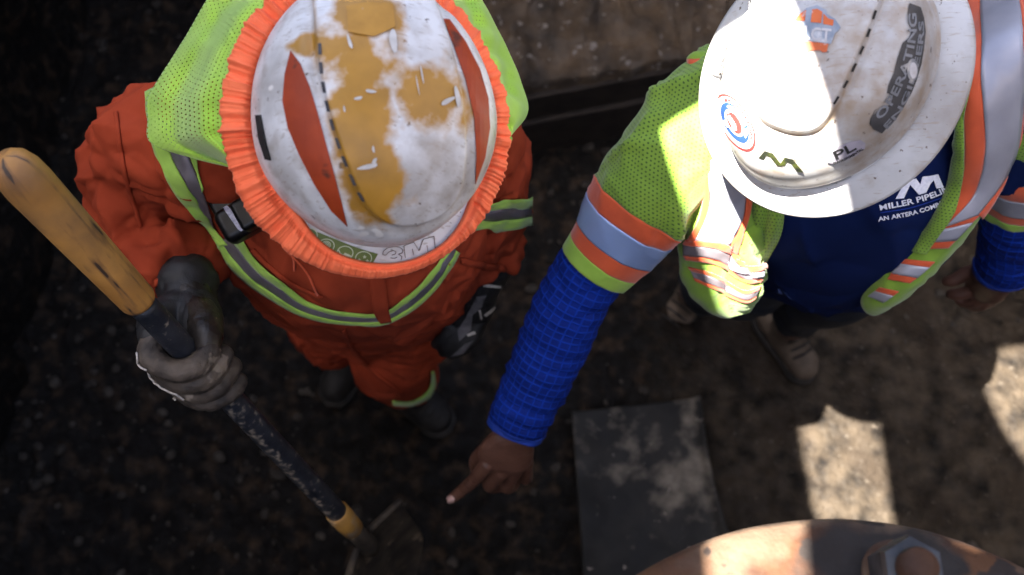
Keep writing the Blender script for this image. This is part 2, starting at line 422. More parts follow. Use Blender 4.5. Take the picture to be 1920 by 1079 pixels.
m_black = M('black_plastic', (.004, .004, .0045), (.007, .007, .0075), scale=40, rough=.34, spec=.3, bump=.05, bscale=400)
m_slot = M('dark_slot', (.012, .010, .010), (.03, .026, .022), scale=60, rough=.8)
m_stitch = M('pale_thread', (.55, .50, .44), (.42, .38, .33), scale=200, rough=.8)
m_hair = M('short_dark_hair', (.01, .008, .007), (.02, .016, .013), scale=200, rough=.7, bump=.5, bscale=400)
# ------------------------------------------------------------------ setting: excavation
def soil_h(p, amp=1.0):
    q = np.column_stack([p[:, 0], p[:, 1], np.zeros(len(p))])
    return amp * (.035 * fbm(q * 2.2, 3, 3) + .022 * fbm(q * 9, 5, 4) + .016 * ridged(q * 14, 8) * (fbm(q * 4, 9, 2) > -.1))
FX0, FX1, FY0, FY1 = -1.42, 1.68, -.95, 2.2
nx, ny = 330, 290
gx = np.linspace(FX0, FX1, nx); gy = np.linspace(FY0, FY1, ny)
X, Y = np.meshgrid(gx, gy); fl = np.stack([X.ravel(), Y.ravel(), np.zeros(X.size)], 1)
fl[:, 2] = soil_h(fl) - .03
for cx, cy in ((.80, .62), (.86, .48), (1.33, .70), (-.24, .62), (-.4, .88), (.47, .92), (.77, .80), (.62, .1), (.3, .4)):      # trodden level where things stand
    k = np.exp(-((fl[:, 0] - cx) ** 2 + (fl[:, 1] - cy) ** 2) / .05); fl[:, 2] = fl[:, 2] * (1 - k) + k * 0.0
sun_tone = np.clip(sstep(.35, .82, fl[:, 0] + .25 * fbm(fl * 1.6, 221, 3)), 0, 1)          # soil painted dark left, light right, deepening shade and brightening the sun patch
mk('trench_floor', fl, grid_faces(ny, nx), m_soil, kind='structure', origin=(0, 0, 0), attr={'sun_tone': sun_tone})
# sloping earth sides and the ground outside
ring0 = []; 
def rect(x0, x1, y0, y1, n=60):
    t = np.linspace(0, 1, n, endpoint=False); r = []
    for a, b in (((x0, y0), (x1, y0)), ((x1, y0), (x1, y1)), ((x1, y1), (x0, y1)), ((x0, y1), (x0, y0))):
        a = np.array(a); b = np.array(b); r.append(a + (b - a) * t[:, None])
    return np.vstack(r)
R = []; lev = np.linspace(0, 1, 26)
for s in lev:
    r = rect(FX0 + .06 - .22 * s, FX1 - .06 + .22 * s, FY0 + .06 - .22 * s, FY1 - .06 + .22 * s)
    z = np.full((len(r), 1), -.12 + 2.45 * s); v = np.hstack([r, z]); 
    c = np.array([.2, .8, 0]); dd = nrm((v - c) * [1, 1, 0]); v = v + dd * (.10 * fbm(v * 2.5, 31, 4) + .05 * ridged(v * 6, 33))[:, None] * (1 if 0 < s < 1 else .3)
    R.append(v)
nr = len(R[0]); mk('trench_wall', np.vstack(R), grid_faces(26, nr, True), m_soil, kind='structure', origin=(0, 0, 0))
G = [R[-1] + [0, 0, .004]]
for k, e in enumerate((.3, .6, .9, 1.2, 1.6, 2.0, 2.5, 3.2, 4, 6, 15, 40, 120, 400)):
    r = rect(FX0 - .3 - e, FX1 + .3 + e, FY0 - .3 - e, FY1 + .3 + e); z = 2.34 + .05 * fbm(np.hstack([r, r[:, :1] * 0]) * .8, 40, 3) * (e < 30)
    sky_block_heap = (r[:, 1] < FY0 - .3) | (((r[:, 0] < FX0 - .3) | (r[:, 0] > FX1 + .3)) & (r[:, 1] < FY1 - .2))
    z = z + np.where(sky_block_heap, 1.35 * math.exp(-((e - 1.2) / .9) ** 2) * (1 + .25 * fbm(np.hstack([r, r[:, :1] * 0]) * 1.7, 44, 3)), 0)      # unseen heaps added round three sides to block low sky light
    G.append(np.hstack([r, z[:, None]]))
m_ground = M('dry_ground', (.20, .16, .12), (.13, .10, .075), scale=3, rough=.95, bump=.5, bscale=30)
mk('ground', np.vstack(G), grid_faces(len(G), nr, True), m_ground, kind='structure', origin=(0, 0, 0))
# earth bench at the back with two shoring boards below its edge
BZ = .30
e0 = PZ(860, 188, BZ); e1 = PZ(1500, 66, BZ); ed = nrm(e1 - e0); en = np.array([-ed[1], ed[0], 0]); en = en if en[1] > 0 else -en
e1 = e1 + ed * .5; LB = np.linalg.norm(e1 - e0)
nb, mb = 150, 70
u = np.linspace(0, LB, nb); v = np.concatenate([[-.001, 0], np.linspace(.012, 1.3, mb - 2)])
B = []
for j, vv in enumerate(v):
    q = e0 + ed * u[:, None] + en * vv; z = np.full(nb, BZ + .22 * vv)
    qq = np.column_stack([q[:, 0], q[:, 1], np.zeros(nb)])
    z = z + (.025 * fbm(qq * 7, 51, 4) + .02 * ridged(qq * 11, 52)) * min(1, .35 + vv / .05) + .008 * fbm(qq * 25, 53, 2)
    if j == 0: z[:] = -.15
    q = q + en * (.035 * fbm(qq * 6, 55, 4) - .01)[:, None]; q[:, 2] = z; B.append(q)
m_bench = material('gritty_earth', (.020, .014, .009), (.075, .048, .026), scale=11, rough=.9, rough2=.55, bump=.9, bscale=45, bdist=.01, speck=(.16, .14, .125), speck_scale=38, speck_t=.64, lo=.35, hi=.68)[0]
mk('earth_bench', np.vstack(B), grid_faces(mb, nb), m_bench, kind='structure', origin=(0, 0, 0))
m_board = M('dark_timber', (.020, .015, .012), (.035, .026, .020), scale=20, rough=.85, bump=.5, bscale=90)
for nm, z0, z1, fo, lb in (('shoring_board', .155, .262, -.008, 'dark upper timber shoring board under the edge of the earth bench'),
                          ('shoring_board', -.05, .15, .006, 'dark lower timber shoring board at the foot of the earth bench')):
    c = (e0 + e1) / 2 - en * (fo); c = np.array([c[0], c[1], (z0 + z1) / 2])
    V, F = box(c, (ed, en, (0, 0, 1)), (LB / 2, .022, (z1 - z0) / 2), .25, 2)
    mk(nm, V, F, m_board, label=lb, cat='board', group='boards holding back the earth bench', smooth=False)
# loose stones pressed into the floor (uncountable)
sv, sf = [], []; o = 0
ico = bmesh.new(); bmesh.ops.create_icosphere(ico, subdivisions=2, radius=1); iv = np.array([tuple(v.co) for v in ico.verts]); jf = [tuple(v.index for v in f.verts) for f in ico.faces]; ico.free()
def stone(r, s): 
    v = iv * (1 + .35 * fbm(iv * 1.3 + s * 7.7, s % 97, 2))[:, None] * np.array([1, .8, .6]) * r
    a = s * 2.4; return v @ np.array([[math.cos(a), math.sin(a), 0], [-math.sin(a), math.cos(a), 0], [0, 0, 1]])
for k in range(2300):
    x = rng.uniform(-1.4, 1.7); y = rng.uniform(.1, 2.2); r = .003 + .017 * rng.random() ** 4
    if (x + .24) ** 2 + (y - .62) ** 2 < .03 or (x - .62) ** 2 + (y - .1) ** 2 < .09 or (.16 < x < .62 and .2 < y < .62): continue
    if (x - .83) ** 2 + (y - .55) ** 2 < .03: continue
    if (x - .47) ** 2 + (y - .92) ** 2 < .04 or (x - .77) ** 2 + (y - .8) ** 2 < .04: continue
    z = float(soil_h(np.array([[x, y, 0]]))[0]) - .03 + r * .25
    v = stone(r, k) + [x, y, z]; sv.append(v); sf += [tuple(i + o for i in f) for f in jf]; o += len(v)
m_stone = M('pebbles', (.014, .0105, .0075), (.040, .032, .024), scale=9, rough=.85, bump=.4, bscale=90)
mk('gravel', np.vstack(sv), sf, m_stone, kind='stuff', origin=(0, 0, 0))['label'] = 'small dark stones and clods strewn over the muddy trench floor'

# ------------------------------------------------------------------ bodies
def head_parts(c, up, front):
    """head with face, centre c (middle of the skull), axes up/front"""
    up = nrm(up); f = nrm(front - up * (np.asarray(front) @ up)); s = np.cross(f, up)
    def q(x, y, z): return c + s * x + f * y + up * z
    pr = []
    pr.append(loft([(q(0, -.01, .105), .012, .012), (q(0, -.01, .10), .04, .05), (q(0, -.008, .075), .066, .082), (q(0, -.004, .03), .076, .095), (q(0, 0, -.02), .073, .092),
                    (q(0, .012, -.06), .064, .078), (q(0, .028, -.095), .05, .06), (q(0, .045, -.118), .03, .036), (q(0, .05, -.125), .01, .012)], 30, 32, side=s)[:2])
    pr.append(capsule([q(0, .088, .0), q(0, .106, -.03), q(0, .100, -.038)], [.009, .013, .012]))       # nose
    for k in (-1, 1):
        pr.append(capsule([q(.014 * k, .094, -.038), q(.012 * k, .098, -.036)], [.008, .008]))
        pr.append(capsule([q(.012 * k, .088, .018), q(.036 * k, .083, .020), q(.05 * k, .07, .012)], [.009, .010, .008]))   # brow
        pr.append(capsule([q(.02 * k, .083, .0), q(.036 * k, .080, .0)], [.010, .010]))                                    # eyelids
        pr.append(capsule([q(.076 * k, -.012, .02), q(.084 * k, -.018, .0), q(.078 * k, -.010, -.03)], [.008, .012, .008]))   # ears
        pr.append(capsule([q(.04 * k, .068, -.03), q(.045 * k, .06, -.05)], [.018, .016]))                                  # cheeks
    pr.append(capsule([q(-.022, .086, -.066), q(0, .094, -.064), q(.022, .086, -.066)], [.006, .0075, .006]))
    pr.append(capsule([q(-.02, .084, -.078), q(0, .092, -.079), q(.02, .084, -.078)], [.006, .008, .006]))
    pr.append(capsule([q(-.012, .075, -.103), q(.012, .075, -.103)], [.016, .016]))
    return pr
def limb(pts, rads): return capsule(pts, rads, nu=18)
def build_body(headc, hup, hfront, neck, sh, arms, torso, legs):
    pr = head_parts(headc, hup, hfront)
    V1, F1 = remesh(*join(pr + [limb([headc - np.asarray(nrm(hup)) * .06 - nrm(hfront) * .02, neck], [.055, .058])]), .0045, 3)
    pr = [limb([headc * .35 + neck * .65, neck], [.052, .06]), loft(torso, 24, 28)[:2]]
    for a in arms: pr.append(limb(*a))
    for l in legs: pr.append(limb(*l))
    V2, F2 = remesh(*join(pr), .013, 4)
    return (V1, F1), (V2, F2)

# ======== left worker (orange coverall) ========
h1c = np.array([-.150, .560, 1.635]); h1up = nrm([.03, -.38, .92]); h1f = nrm([.1, -.92, -.38])
W1 = P(352, 560, 1.375)                       # wrist on the shovel
EL1 = P(272, 432, 1.50)
T1 = [(np.array([-.255, .735, .80]), .165, .12), (np.array([-.25, .725, .90]), .175, .13), (np.array([-.245, .70, 1.02]), .168, .13), (np.array([-.24, .665, 1.22]), .175, .13), (np.array([-.235, .672, 1.36]), .165, .105), (np.array([-.225, .67, 1.45]), .10, .07), (np.array([-.215, .655, 1.5]), .05, .05)]
WR1 = PZ(905, 528, 1.05)
armL = ([np.array([-.385, .68, 1.42]), P(278, 300, 1.42), EL1, (EL1 + W1) / 2, W1], [.06, .052, .045, .036, .024])
armR = ([np.array([-.075, .70, 1.42]), np.array([-.05, .715, 1.30]), np.array([-.045, .71, 1.19]), (np.array([-.045, .71, 1.19]) + WR1) / 2, WR1], [.06, .05, .043, .04, .03])
KN1 = np.array([-.258, .660, .52]); AN1 = PZ(782, 752, .20); AN1 = np.array([-.258, .715, .14])
KN2 = np.array([-.40, .76, .50]); AN2 = np.array([-.41, .86, .14])
legA = ([np.array([-.185, .73, .86]), KN1, AN1], [.085, .058, .045]); legB = ([np.array([-.325, .74, .86]), KN2, AN2], [.085, .058, .045])
hd, bd = build_body(h1c, h1up, h1f, np.array([-.20, .645, 1.475]), None, [armL, armR], T1, [legA, legB])
V, F = join([hd, bd])
p1 = mk('person', V, F, m_skin2, origin=(-.33, .76, 0), label='worker in rust orange coverall with lime stripes gripping a shovel', cat='person')
# coverall: one fused garment with folds
cov = [loft([(np.array([-.255, .735, .76]), .19, .14), (np.array([-.252, .725, .88]), .20, .15), (np.array([-.245, .695, 1.02]), .196, .155), (np.array([-.24, .66, 1.20]), .20, .16), (np.array([-.235, .668, 1.34]), .195, .135), (np.array([-.228, .67, 1.44]), .145, .095), (np.array([-.21, .655, 1.50]), .085, .08), (np.array([-.20, .645, 1.53]), .078, .078)], 30, 40, side=(1, .06, 0))[:2]]
CUF = P(350, 512, 1.405)
cov.append(loft([(np.array([-.33, .675, 1.42]), .07, .07), (np.array([-.385, .68, 1.415]), .085, .085), (P(283, 285, 1.41), .080, .080), (P(270, 370, 1.46), .078, .080), (P(278, 432, 1.49), .078, .082), (P(310, 472, 1.46), .070, .074), (CUF, .056, .058)], 30, 30)[:2])
CUR = PZ(915, 494, 1.075)
cov.append(loft([(np.array([-.12, .69, 1.41]), .07, .07), (np.array([-.075, .70, 1.405]), .085, .085), (np.array([-.047, .715, 1.30]), .072, .074), (np.array([-.05, .712, 1.19]), .068, .072), (np.array([-.052, .690, 1.13]), .062, .066), (CUR, .052, .054)], 30, 30)[:2])
cov.append(loft([(np.array([-.175, .725, .90]), .11, .12), (np.array([-.20, .70, .76]), .105, .115), (KN1 + [0, .01, .04], .088, .095), (np.array([-.260, .690, .40]), .082, .084), (np.array([-.258, .712, .27]), .078, .078), (np.array([-.258, .716, .245]), .077, .077)], 26, 30)[:2])
cov.append(loft([(np.array([-.335, .735, .90]), .11, .12), (np.array([-.36, .745, .72]), .10, .11), (KN2, .085, .09), (np.array([-.41, .84, .25]), .074, .076), (np.array([-.41, .86, .13]), .078, .08)], 26, 30)[:2])
CV, CF = remesh(*join(cov), .0044, 9)
CN = vnormals(CV, CF)
sd_ = nrm([.30, -.45, -.84]); an = CV - .58 * (CV @ sd_)[:, None] * sd_
def cdir(p):
    if p[2] < .9: return (.15, -.3, -.9)
    if p[0] < -.36: return (.42, -.45, -.75)          # sleeve on the shovel: folds run down towards the cuff
    if p[0] > -.12: return (.05, -.25, -.95)
    return (.25 if p[0] < -.24 else -.25, -.2, -.9)
fold = .012 * crumple(CV * 9, 61) + creases(CV, CN, 420, cdir, 62) + creases(CV, CN, 260, lambda p: (.9, -.2, .15), 64, L=(.025, .06), W=(.004, .008), A=(.003, .006)) + .0012 * fbm(CV * 60, 66, 2)
armmask = np.clip(sstep(-.33, -.42, CV[:, 0]) + sstep(-.13, -.09, CV[:, 0]) * (CV[:, 2] > .95), 0, 1)
fold = fold * (.8 + .5 * armmask)
CV2 = CV + CN * fold[:, None]; CV2 = smooth_v(CV2, CF, 1, .25)
cover = mk('coverall', CV2, CF, m_cover, parent=p1)
tc1 = bvh(CV2, CF)
def band(nm, tree, Lp, Rp, mat, par, **k):
    V, F, uv = strip(tree, Lp, Rp, **k); return mk(nm, V, F, mat, parent=par, uv=uv)
# shoulder-to-chest stripe (image left)
Lo = [(276, 175), (280, 235), (303, 310), (342, 378), (392, 440), (412, 462)]
La = [(288, 170), (304, 235), (330, 305), (368, 372), (407, 430), (430, 458)]
Lb = [(325, 235), (348, 290), (378, 355), (398, 408), (407, 432)]
Lc0 = [(338, 240), (360, 290), (382, 345), (392, 385)]
band('lime_edging', tc1, Lo, La, m_lime, cover, n=50, m=6, off=.003)
band('reflective_stripe', tc1, [(304, 232), (328, 298), (368, 372), (402, 428), (412, 444)], [(330, 228), (351, 290), (380, 355), (398, 408), (408, 444)], m_silver, cover, n=40, m=8, off=.0025)
band('lime_edging', tc1, [(331, 228), (353, 292), (374, 338), (381, 358)], [(350, 228), (366, 285), (376, 330), (383, 352)], m_lime, cover, n=24, m=5, off=.003)
# chest band: lime / dark reflective / lime
cA = [(398, 447), (432, 492), (472, 533), (505, 556), (560, 578), (612, 590), (660, 594), (713, 592), (762, 570), (805, 535), (838, 490), (852, 462)]
cB = [(419, 447), (452, 482), (482, 516), (512, 540), (565, 571), (614, 586), (660, 589), (713, 585), (758, 560), (800, 524), (833, 482), (846, 455)]
cC = [(434, 446), (463, 482), (492, 508), (522, 530), (570, 562), (616, 578), (660, 581), (712, 577), (752, 550), (795, 515), (828, 472), (842, 446)]
def shift(pl, dx, dy): return [(x + dx, y + dy) for x, y in pl]
cA = [(397, 447), (428, 492), (462, 527), (500, 553), (555, 585), (605, 600), (655, 606), (716, 607), (765, 584), (808, 548), (842, 505), (858, 472)]
cB = [(413, 447), (444, 488), (474, 520), (510, 545), (560, 577), (608, 593), (656, 600), (716, 600), (762, 577), (804, 541), (837, 499), (852, 468)]
cC = [(438, 447), (462, 482), (490, 512), (522, 536), (566, 568), (612, 584), (658, 591), (715, 591), (758, 568), (799, 532), (831, 491), (846, 460)]
cD = [(456, 446), (478, 480), (504, 506), (532, 528), (570, 559), (614, 576), (660, 584), (714, 584), (754, 560), (794, 524), (827, 484), (842, 456)]
band('lime_edging', tc1, cA, cB, m_lime, cover, n=90, m=4, off=.003)
band('reflective_stripe', tc1, cB, cC, m_silver, cover, n=90, m=6, off=.0022)
band('lime_edging', tc1, cC, cD, m_lime, cover, n=90, m=4, off=.003)
# sleeve band (image right)
band('lime_edging', tc1, [(880, 384), (935, 372), (990, 372)], [(880, 396), (935, 388), (990, 386)], m_lime, cover, n=24, m=4, off=.007)
band('reflective_stripe', tc1, [(878, 396), (935, 388), (990, 386)], [(876, 414), (935, 408), (990, 404)], m_silver, cover, n=24, m=4, off=.006)
band('lime_edging', tc1, [(876, 414), (935, 408), (990, 404)], [(874, 428), (940, 429), (990, 420)], m_lime, cover, n=24, m=4, off=.007)
# trouser hem stripe
band('lime_edging', tc1, [(735, 748), (768, 750), (795, 737), (806, 715), (806, 695)], [(737, 757), (770, 759), (803, 745), (814, 718), (810, 693)], m_lime, cover, n=26, m=4, off=.004)
# zip placket
V, F, uv = strip(tc1, [(690, 480), (694, 530), (700, 580), (712, 604)], [(716, 480), (722, 530), (728, 575), (734, 600)], n=30, m=6, off=.002, t=.003)
mk('placket', V, F, m_cover, parent=cover)
for a_, b_ in (((533, 463), (597, 552)), ((536, 466), (552, 505))):
    Q, N = cast_pts(tc1, catmull([a_, ((a_[0] + b_[0]) / 2 + 6, (a_[1] + b_[1]) / 2 - 4), b_], 14), .003); V, F = capsule(Q, [.0014] * 14, nu=8, n=40); mk('drawstring', V, F, m_orange, parent=cover)
for Lp_, Rp_ in (([(288, 524), (320, 508), (362, 506), (408, 508)], [(288, 538), (322, 520), (362, 518), (404, 522)]), ([(862, 482), (900, 490), (945, 496)], [(862, 494), (900, 502), (945, 508)])):
    V, F, uv = strip(tc1, Lp_, Rp_, n=30, m=6, off=.002, t=.002, bulge=.003); mk('cuff_hem', V, F, m_cover, parent=cover)
for Lp_ in ([(470, 470), (500, 500), (545, 535), (600, 560)], [(640, 620), (660, 660), (700, 700), (752, 742)], [(215, 215), (225, 290), (240, 360), (262, 430)]):
    V, F, uv = strip(tc1, Lp_, [(x + 7, y - 5) for x, y in Lp_], n=40, m=4, off=.001, t=.0015, bulge=.002); mk('seam', V, F, m_cover, parent=cover)
# boots
def boot(toe, ank, mat, top=.2, w=.05):
    toe = np.array([toe[0], toe[1], 0.]); ank = np.array([ank[0], ank[1], 0.]); d = nrm(toe - ank); s = np.cross(d, [0, 0, 1]); L = np.linalg.norm(toe - ank)
    z = np.array([0, 0, 1.])
    up = [capsule([ank - d * .055 + z * .052, ank + z * .055, ank + d * L * .55 + z * .052, ank + d * (L - .045) + z * .05], [.043, w * .9, w, w * .94], flat=.95),
          capsule([ank + z * .05, ank + z * (top * .6) - d * .005, ank + z * top - d * .01], [w * .95, w * .98, w * 1.05])]
    V, F = remesh(*join(up), .005, 5)
    V[:, 2] = np.maximum(V[:, 2], .022); V = V + vnormals(V, F) * (.0025 * fbm(V * 45, 71, 2))[:, None]
    so = [capsule([ank - d * .058 + z * .016, ank + d * L * .4 + z * .016, ank + d * (L - .042) + z * .016], [.046, w * .93, w * 1.0], nu=24, flat=.5, side=s)]
    Vs, Fs = join(so); Vs[:, 2] = np.clip(Vs[:, 2], .0, .026)
    return (V, F), (Vs, Fs), d, s, ank, L
def add_boot(person, toe, ank, mat, **k):
    up, so, d, s, ank, L = boot(toe, ank, mat, **k)
    o = mk('boot', *up, mat, parent=person); mk('sole', *so, m_sole, parent=o)
    for i in range(4):
        c = ank + d * (.035 + .018 * i); zz = .135 - .018 * i
        V, F = capsule([c + s * .03 + [0, 0, zz - .012], c + d * .006 + [0, 0, zz + .006], c - s * .03 + [0, 0, zz - .012]], [.003, .0035, .003], nu=8)
        mk('lace', V, F, m_slot, parent=o)
add_boot(p1, PZ(842, 806, .02), AN1, m_bootd); add_boot(p1, AN2 + [-.08, -.15, 0], AN2, m_bootd)

# ======== shovel ========
Fe = P(655, 985, 1.74); Gl = P(345, 655, 1.285); SD = nrm(Fe - Gl)          # shaft axis, downwards
def onshaft(px):                                                           # shaft point whose image x is px
    a, b = -1.0, 2.0
    for _ in range(50):
        m = (a + b) / 2
        if proj(Gl + SD * m)[0, 0] < px: a = m
        else: b = m
    return Gl + SD * a
shv = empty('shovel', onshaft(655), 'long shovel with yellow grip and scuffed black shaft held by gloved hand', 'shovel')
g0 = onshaft(20); g1 = onshaft(262)
Lg = np.linalg.norm(g1 - g0)
m_grip = material('worn_yellow_grip', (.52, .25, .058), (.38, .175, .04), scale=9, rough=.5, rough2=.7, bump=.3, bscale=160, dirt=(.20, .105, .045), dirt_scale=14, dirt_lo=.44, dirt_hi=.78, speck=(.14, .08, .035), speck_scale=90, speck_t=.72)
_N, _L, _b, _tc, _mix, _ramp, _noise, _cur = m_grip[1]; _a = _N.new('ShaderNodeAttribute'); _a.attribute_name = 'grime'
_cc = _mix(_ramp(_a.outputs['Fac'], .05, .38, (0, 0, 0, 1), (.8, .8, .8, 1)), _cur, (.17, .085, .035)); _cc = _mix(_ramp(_a.outputs['Fac'], .40, .47), _cc, (.05, .03, .018)); _L.new(_cc, _b.inputs['Base Color'])
gr = .0262
V, F = lathe(g0, SD, [(.004, -.012), (.014, -.010), (.021, -.002), (gr - .001, .012), (gr, .03)] + [(gr - .0042 * k / 12, .03 + (Lg - .036) * k / 12) for k in range(1, 13)] + [(.0205, Lg - .001), (.0175, Lg)], 48)
V, F = lathe(g0, SD, [(.004, -.012), (.014, -.010), (.021, -.002), (gr - .001, .012), (gr, .03)] + [(gr - .0042 * k / 90, .03 + (Lg - .036) * k / 90) for k in range(1, 91)] + [(.0205, Lg - .001), (.0175, Lg)], 72)
ta = (V - g0) @ SD; rv = V - g0 - SD * ta[:, None]; q_ = np.column_stack([nrm(rv) * 2.2, ta * 9])
gm = fbm(np.column_stack([nrm(rv)[:, :2] * 3.2 + ta[:, None] * 3, ta * 16]), 201, 5) * .9 + .35 * fbm(np.column_stack([nrm(rv)[:, :2] * 9, ta * 40]), 205, 4)
mk('grip', V, F, m_grip[0], parent=shv, attr={'grime': gm})
f0 = onshaft(632); f1 = onshaft(661); bl0 = onshaft(690)
Ls = np.linalg.norm(f0 - g1)
m_shaft = material('scuffed_black_shaft', (.014, .016, .022), (.025, .027, .034), scale=30, rough=.38, rough2=.55, bump=.25, bscale=200)
mm, (N_, L_, bs_, tc_, mix_, ramp_, noise_, cur_) = m_shaft
mp_ = N_.new('ShaderNodeMapping'); mp_.inputs['Scale'].default_value = (1, 1, .35); L_.new(tc_.outputs['Object'], mp_.inputs['Vector'])
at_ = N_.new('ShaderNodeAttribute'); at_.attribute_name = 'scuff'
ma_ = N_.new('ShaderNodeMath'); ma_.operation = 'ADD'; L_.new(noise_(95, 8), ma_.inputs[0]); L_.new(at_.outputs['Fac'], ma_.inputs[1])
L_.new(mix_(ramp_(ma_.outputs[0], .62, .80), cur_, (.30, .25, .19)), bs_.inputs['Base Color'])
zz = np.linspace(0, Ls, 60)
V, F = lathe(g1 + SD * .002, SD, [(.0175, float(z)) for z in zz], 40)
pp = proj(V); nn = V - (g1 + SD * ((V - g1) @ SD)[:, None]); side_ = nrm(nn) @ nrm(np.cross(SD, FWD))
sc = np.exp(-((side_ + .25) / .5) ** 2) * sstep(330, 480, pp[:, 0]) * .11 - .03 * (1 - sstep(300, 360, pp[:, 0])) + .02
mk('shaft', V, F, mm, parent=shv, attr={'scuff': sc})
m_ferr = M('yellow_collar', (.36, .19, .04), (.28, .15, .04), scale=40, rough=.6, bump=.3, bscale=150, dirt=(.25, .2, .15), dirt_scale=30)
Lf = np.linalg.norm(f1 - f0)
V, F = lathe(f0, SD, [(.0172, -.003), (.0205, 0), (.021, Lf * .5), (.019, Lf), (.016, Lf + .002)], 40); mk('ferrule', V, F, m_ferr, parent=shv)
m_steel = M('muddy_blade_steel', (.022, .017, .013), (.06, .045, .03), scale=18, rough=.7, rough2=.85, metal=.2, bump=.7, bscale=60, dirt=(.20, .15, .095), dirt_scale=16, dirt_lo=.56, dirt_hi=.66)
V, F = lathe(f1, SD, [(.015, 0), (.0175, .004), (.017, .05), (.019, .075), (.014, .10)], 32); mk('socket', V, F, m_steel, parent=shv)
bs = nrm(np.cross(SD, FWD)); bn = nrm(np.cross(bs, SD)); bs = nrm(bs * .75 + bn * .66); bn = np.cross(bs, SD)
nL, nW = 30, 21; g = []; bo = f1 + SD * .055
for i in range(nL):
    t = i / (nL - 1); wd = .092 * (1 if t < .55 else math.cos((t - .55) / .45 * 1.35) ** .8)
    for j in range(nW):
        s = j / (nW - 1) * 2 - 1; lift = .024 * s * s + .010 * math.exp(-(s / .18) ** 2) * (1 - t) + (.012 * math.exp(-(t / .03) ** 2))
        g.append(bo + SD * (t * .29) + bs * (s * wd) - bn * (lift - .01 - .03 * t * t))
g = np.array(g); Fb = grid_faces(nL, nW); V, F = thicken(g, Fb, vnormals(g, Fb), .003); mk('blade', V, F, m_steel, parent=shv)
for k in (-1, 1):
    V, F = capsule([bo + bs * (.025 * k), bo + bs * (.088 * k) - bn * .02], [.007, .007], nu=10); mk('foot_rest', V, F, m_steel, parent=shv)

# ======== gloves of the left worker ========
ca = nrm(-(FWD - SD * (FWD @ SD))); cs = np.cross(SD, ca); cs = cs if cs[0] > 0 else -cs         # towards camera / towards image right, both across the shaft
def ring(c, ang, r): a = math.radians(ang); return c + ca * (math.cos(a) * r) + cs * (math.sin(a) * r)
fp = []; roots = []
c0 = onshaft(348)
for k in range(4):
    c = c0 + SD * (.0262 * k); rr = .0345 + (.0015 if k in (1, 2) else 0); end = (64, 84, 82, 66)[k]; fr = (.0150, .0152, .0146, .0136)[k]
    pts = [ring(c, a, rr + (.006 if a < -70 else 0)) + SD * (.010 * a / 90.0 - .004) for a in (-135, -95, -55, -15, 25, end)]
    fp.append(capsule(pts, [fr * 1.15, fr * 1.15, fr * 1.04, fr * 1.0, fr, fr * .95], nu=16, n=44)); roots.append(pts[0])
wp = P(356, 568, 1.375); bk = []
for k in range(4): bk.append(capsule([wp + (roots[k] - wp) * .15, wp + (roots[k] - wp) * .6 - ca * .008 - cs * .014, roots[k] - cs * .002], [.028, .027, .0215]))
bk.append(capsule([wp, P(353, 550, 1.385), P(351, 530, 1.395)], [.036, .039, .044], nu=20))
bk.append(capsule([wp, P(375, 600, 1.34), P(385, 622, 1.318)], [.032, .031, .024], nu=20))
GV, GF = remesh(*join(fp), .0023, 2)
GV = GV + vnormals(GV, GF) * (.0008 * fbm(GV * 140, 81, 2) + .0016 * crumple(GV * 45, 82))[:, None]
BV, BF_ = remesh(*join(bk), .003, 4); BV = BV + vnormals(BV, BF_) * (.003 * crumple(BV * 26, 83))[:, None]
gl = mk('work_glove', BV, BF_, m_gloveb, parent=p1); mk('leather_fingers', GV, GF, m_glove, parent=gl)
tg = bvh(*join([(GV, GF), (BV, BF_)]))
th = [P(368, 582, 1.350), P(381, 602, 1.325), P(388, 628, 1.30), P(390, 650, 1.285)]
V, F = remesh(*join([capsule(th, [.026, .0245, .0215, .0165], nu=18), capsule([P(362, 570, 1.365), P(352, 545, 1.385)], [.03, .033])]), .003, 4)
V = V + vnormals(V, F) * (.0012 * fbm(V * 60, 85, 3))[:, None]
m_wet = M('wet_black_leather', (.012, .010, .009), (.03, .022, .015), scale=26, rough=.22, rough2=.5, bump=.6, bscale=160, speck=(.35, .26, .14), speck_scale=110, speck_t=.71)
mk('thumb_panel', V, F, m_wet, parent=gl)
# stitched seam
st = [(258, 662), (263, 695), (275, 722), (292, 742), (312, 758), (328, 770)]
Q, N = cast_pts(tg, catmull(st, 22), .0015)
V, F = capsule(Q, [.0013] * 22, nu=8, n=70); mk('seam_thread', V, F, m_stitch, parent=gl)
for (a, b) in (((258, 684), (276, 693)), ((280, 727), (297, 724)), ((313, 758), (325, 753))):
    Q, N = cast_pts(tg, [a, ((a[0] + b[0]) / 2, (a[1] + b[1]) / 2), b], .002); V, F = capsule(Q, [.0013] * 3, nu=8); mk('cross_stitch', V, F, m_stitch, parent=gl)
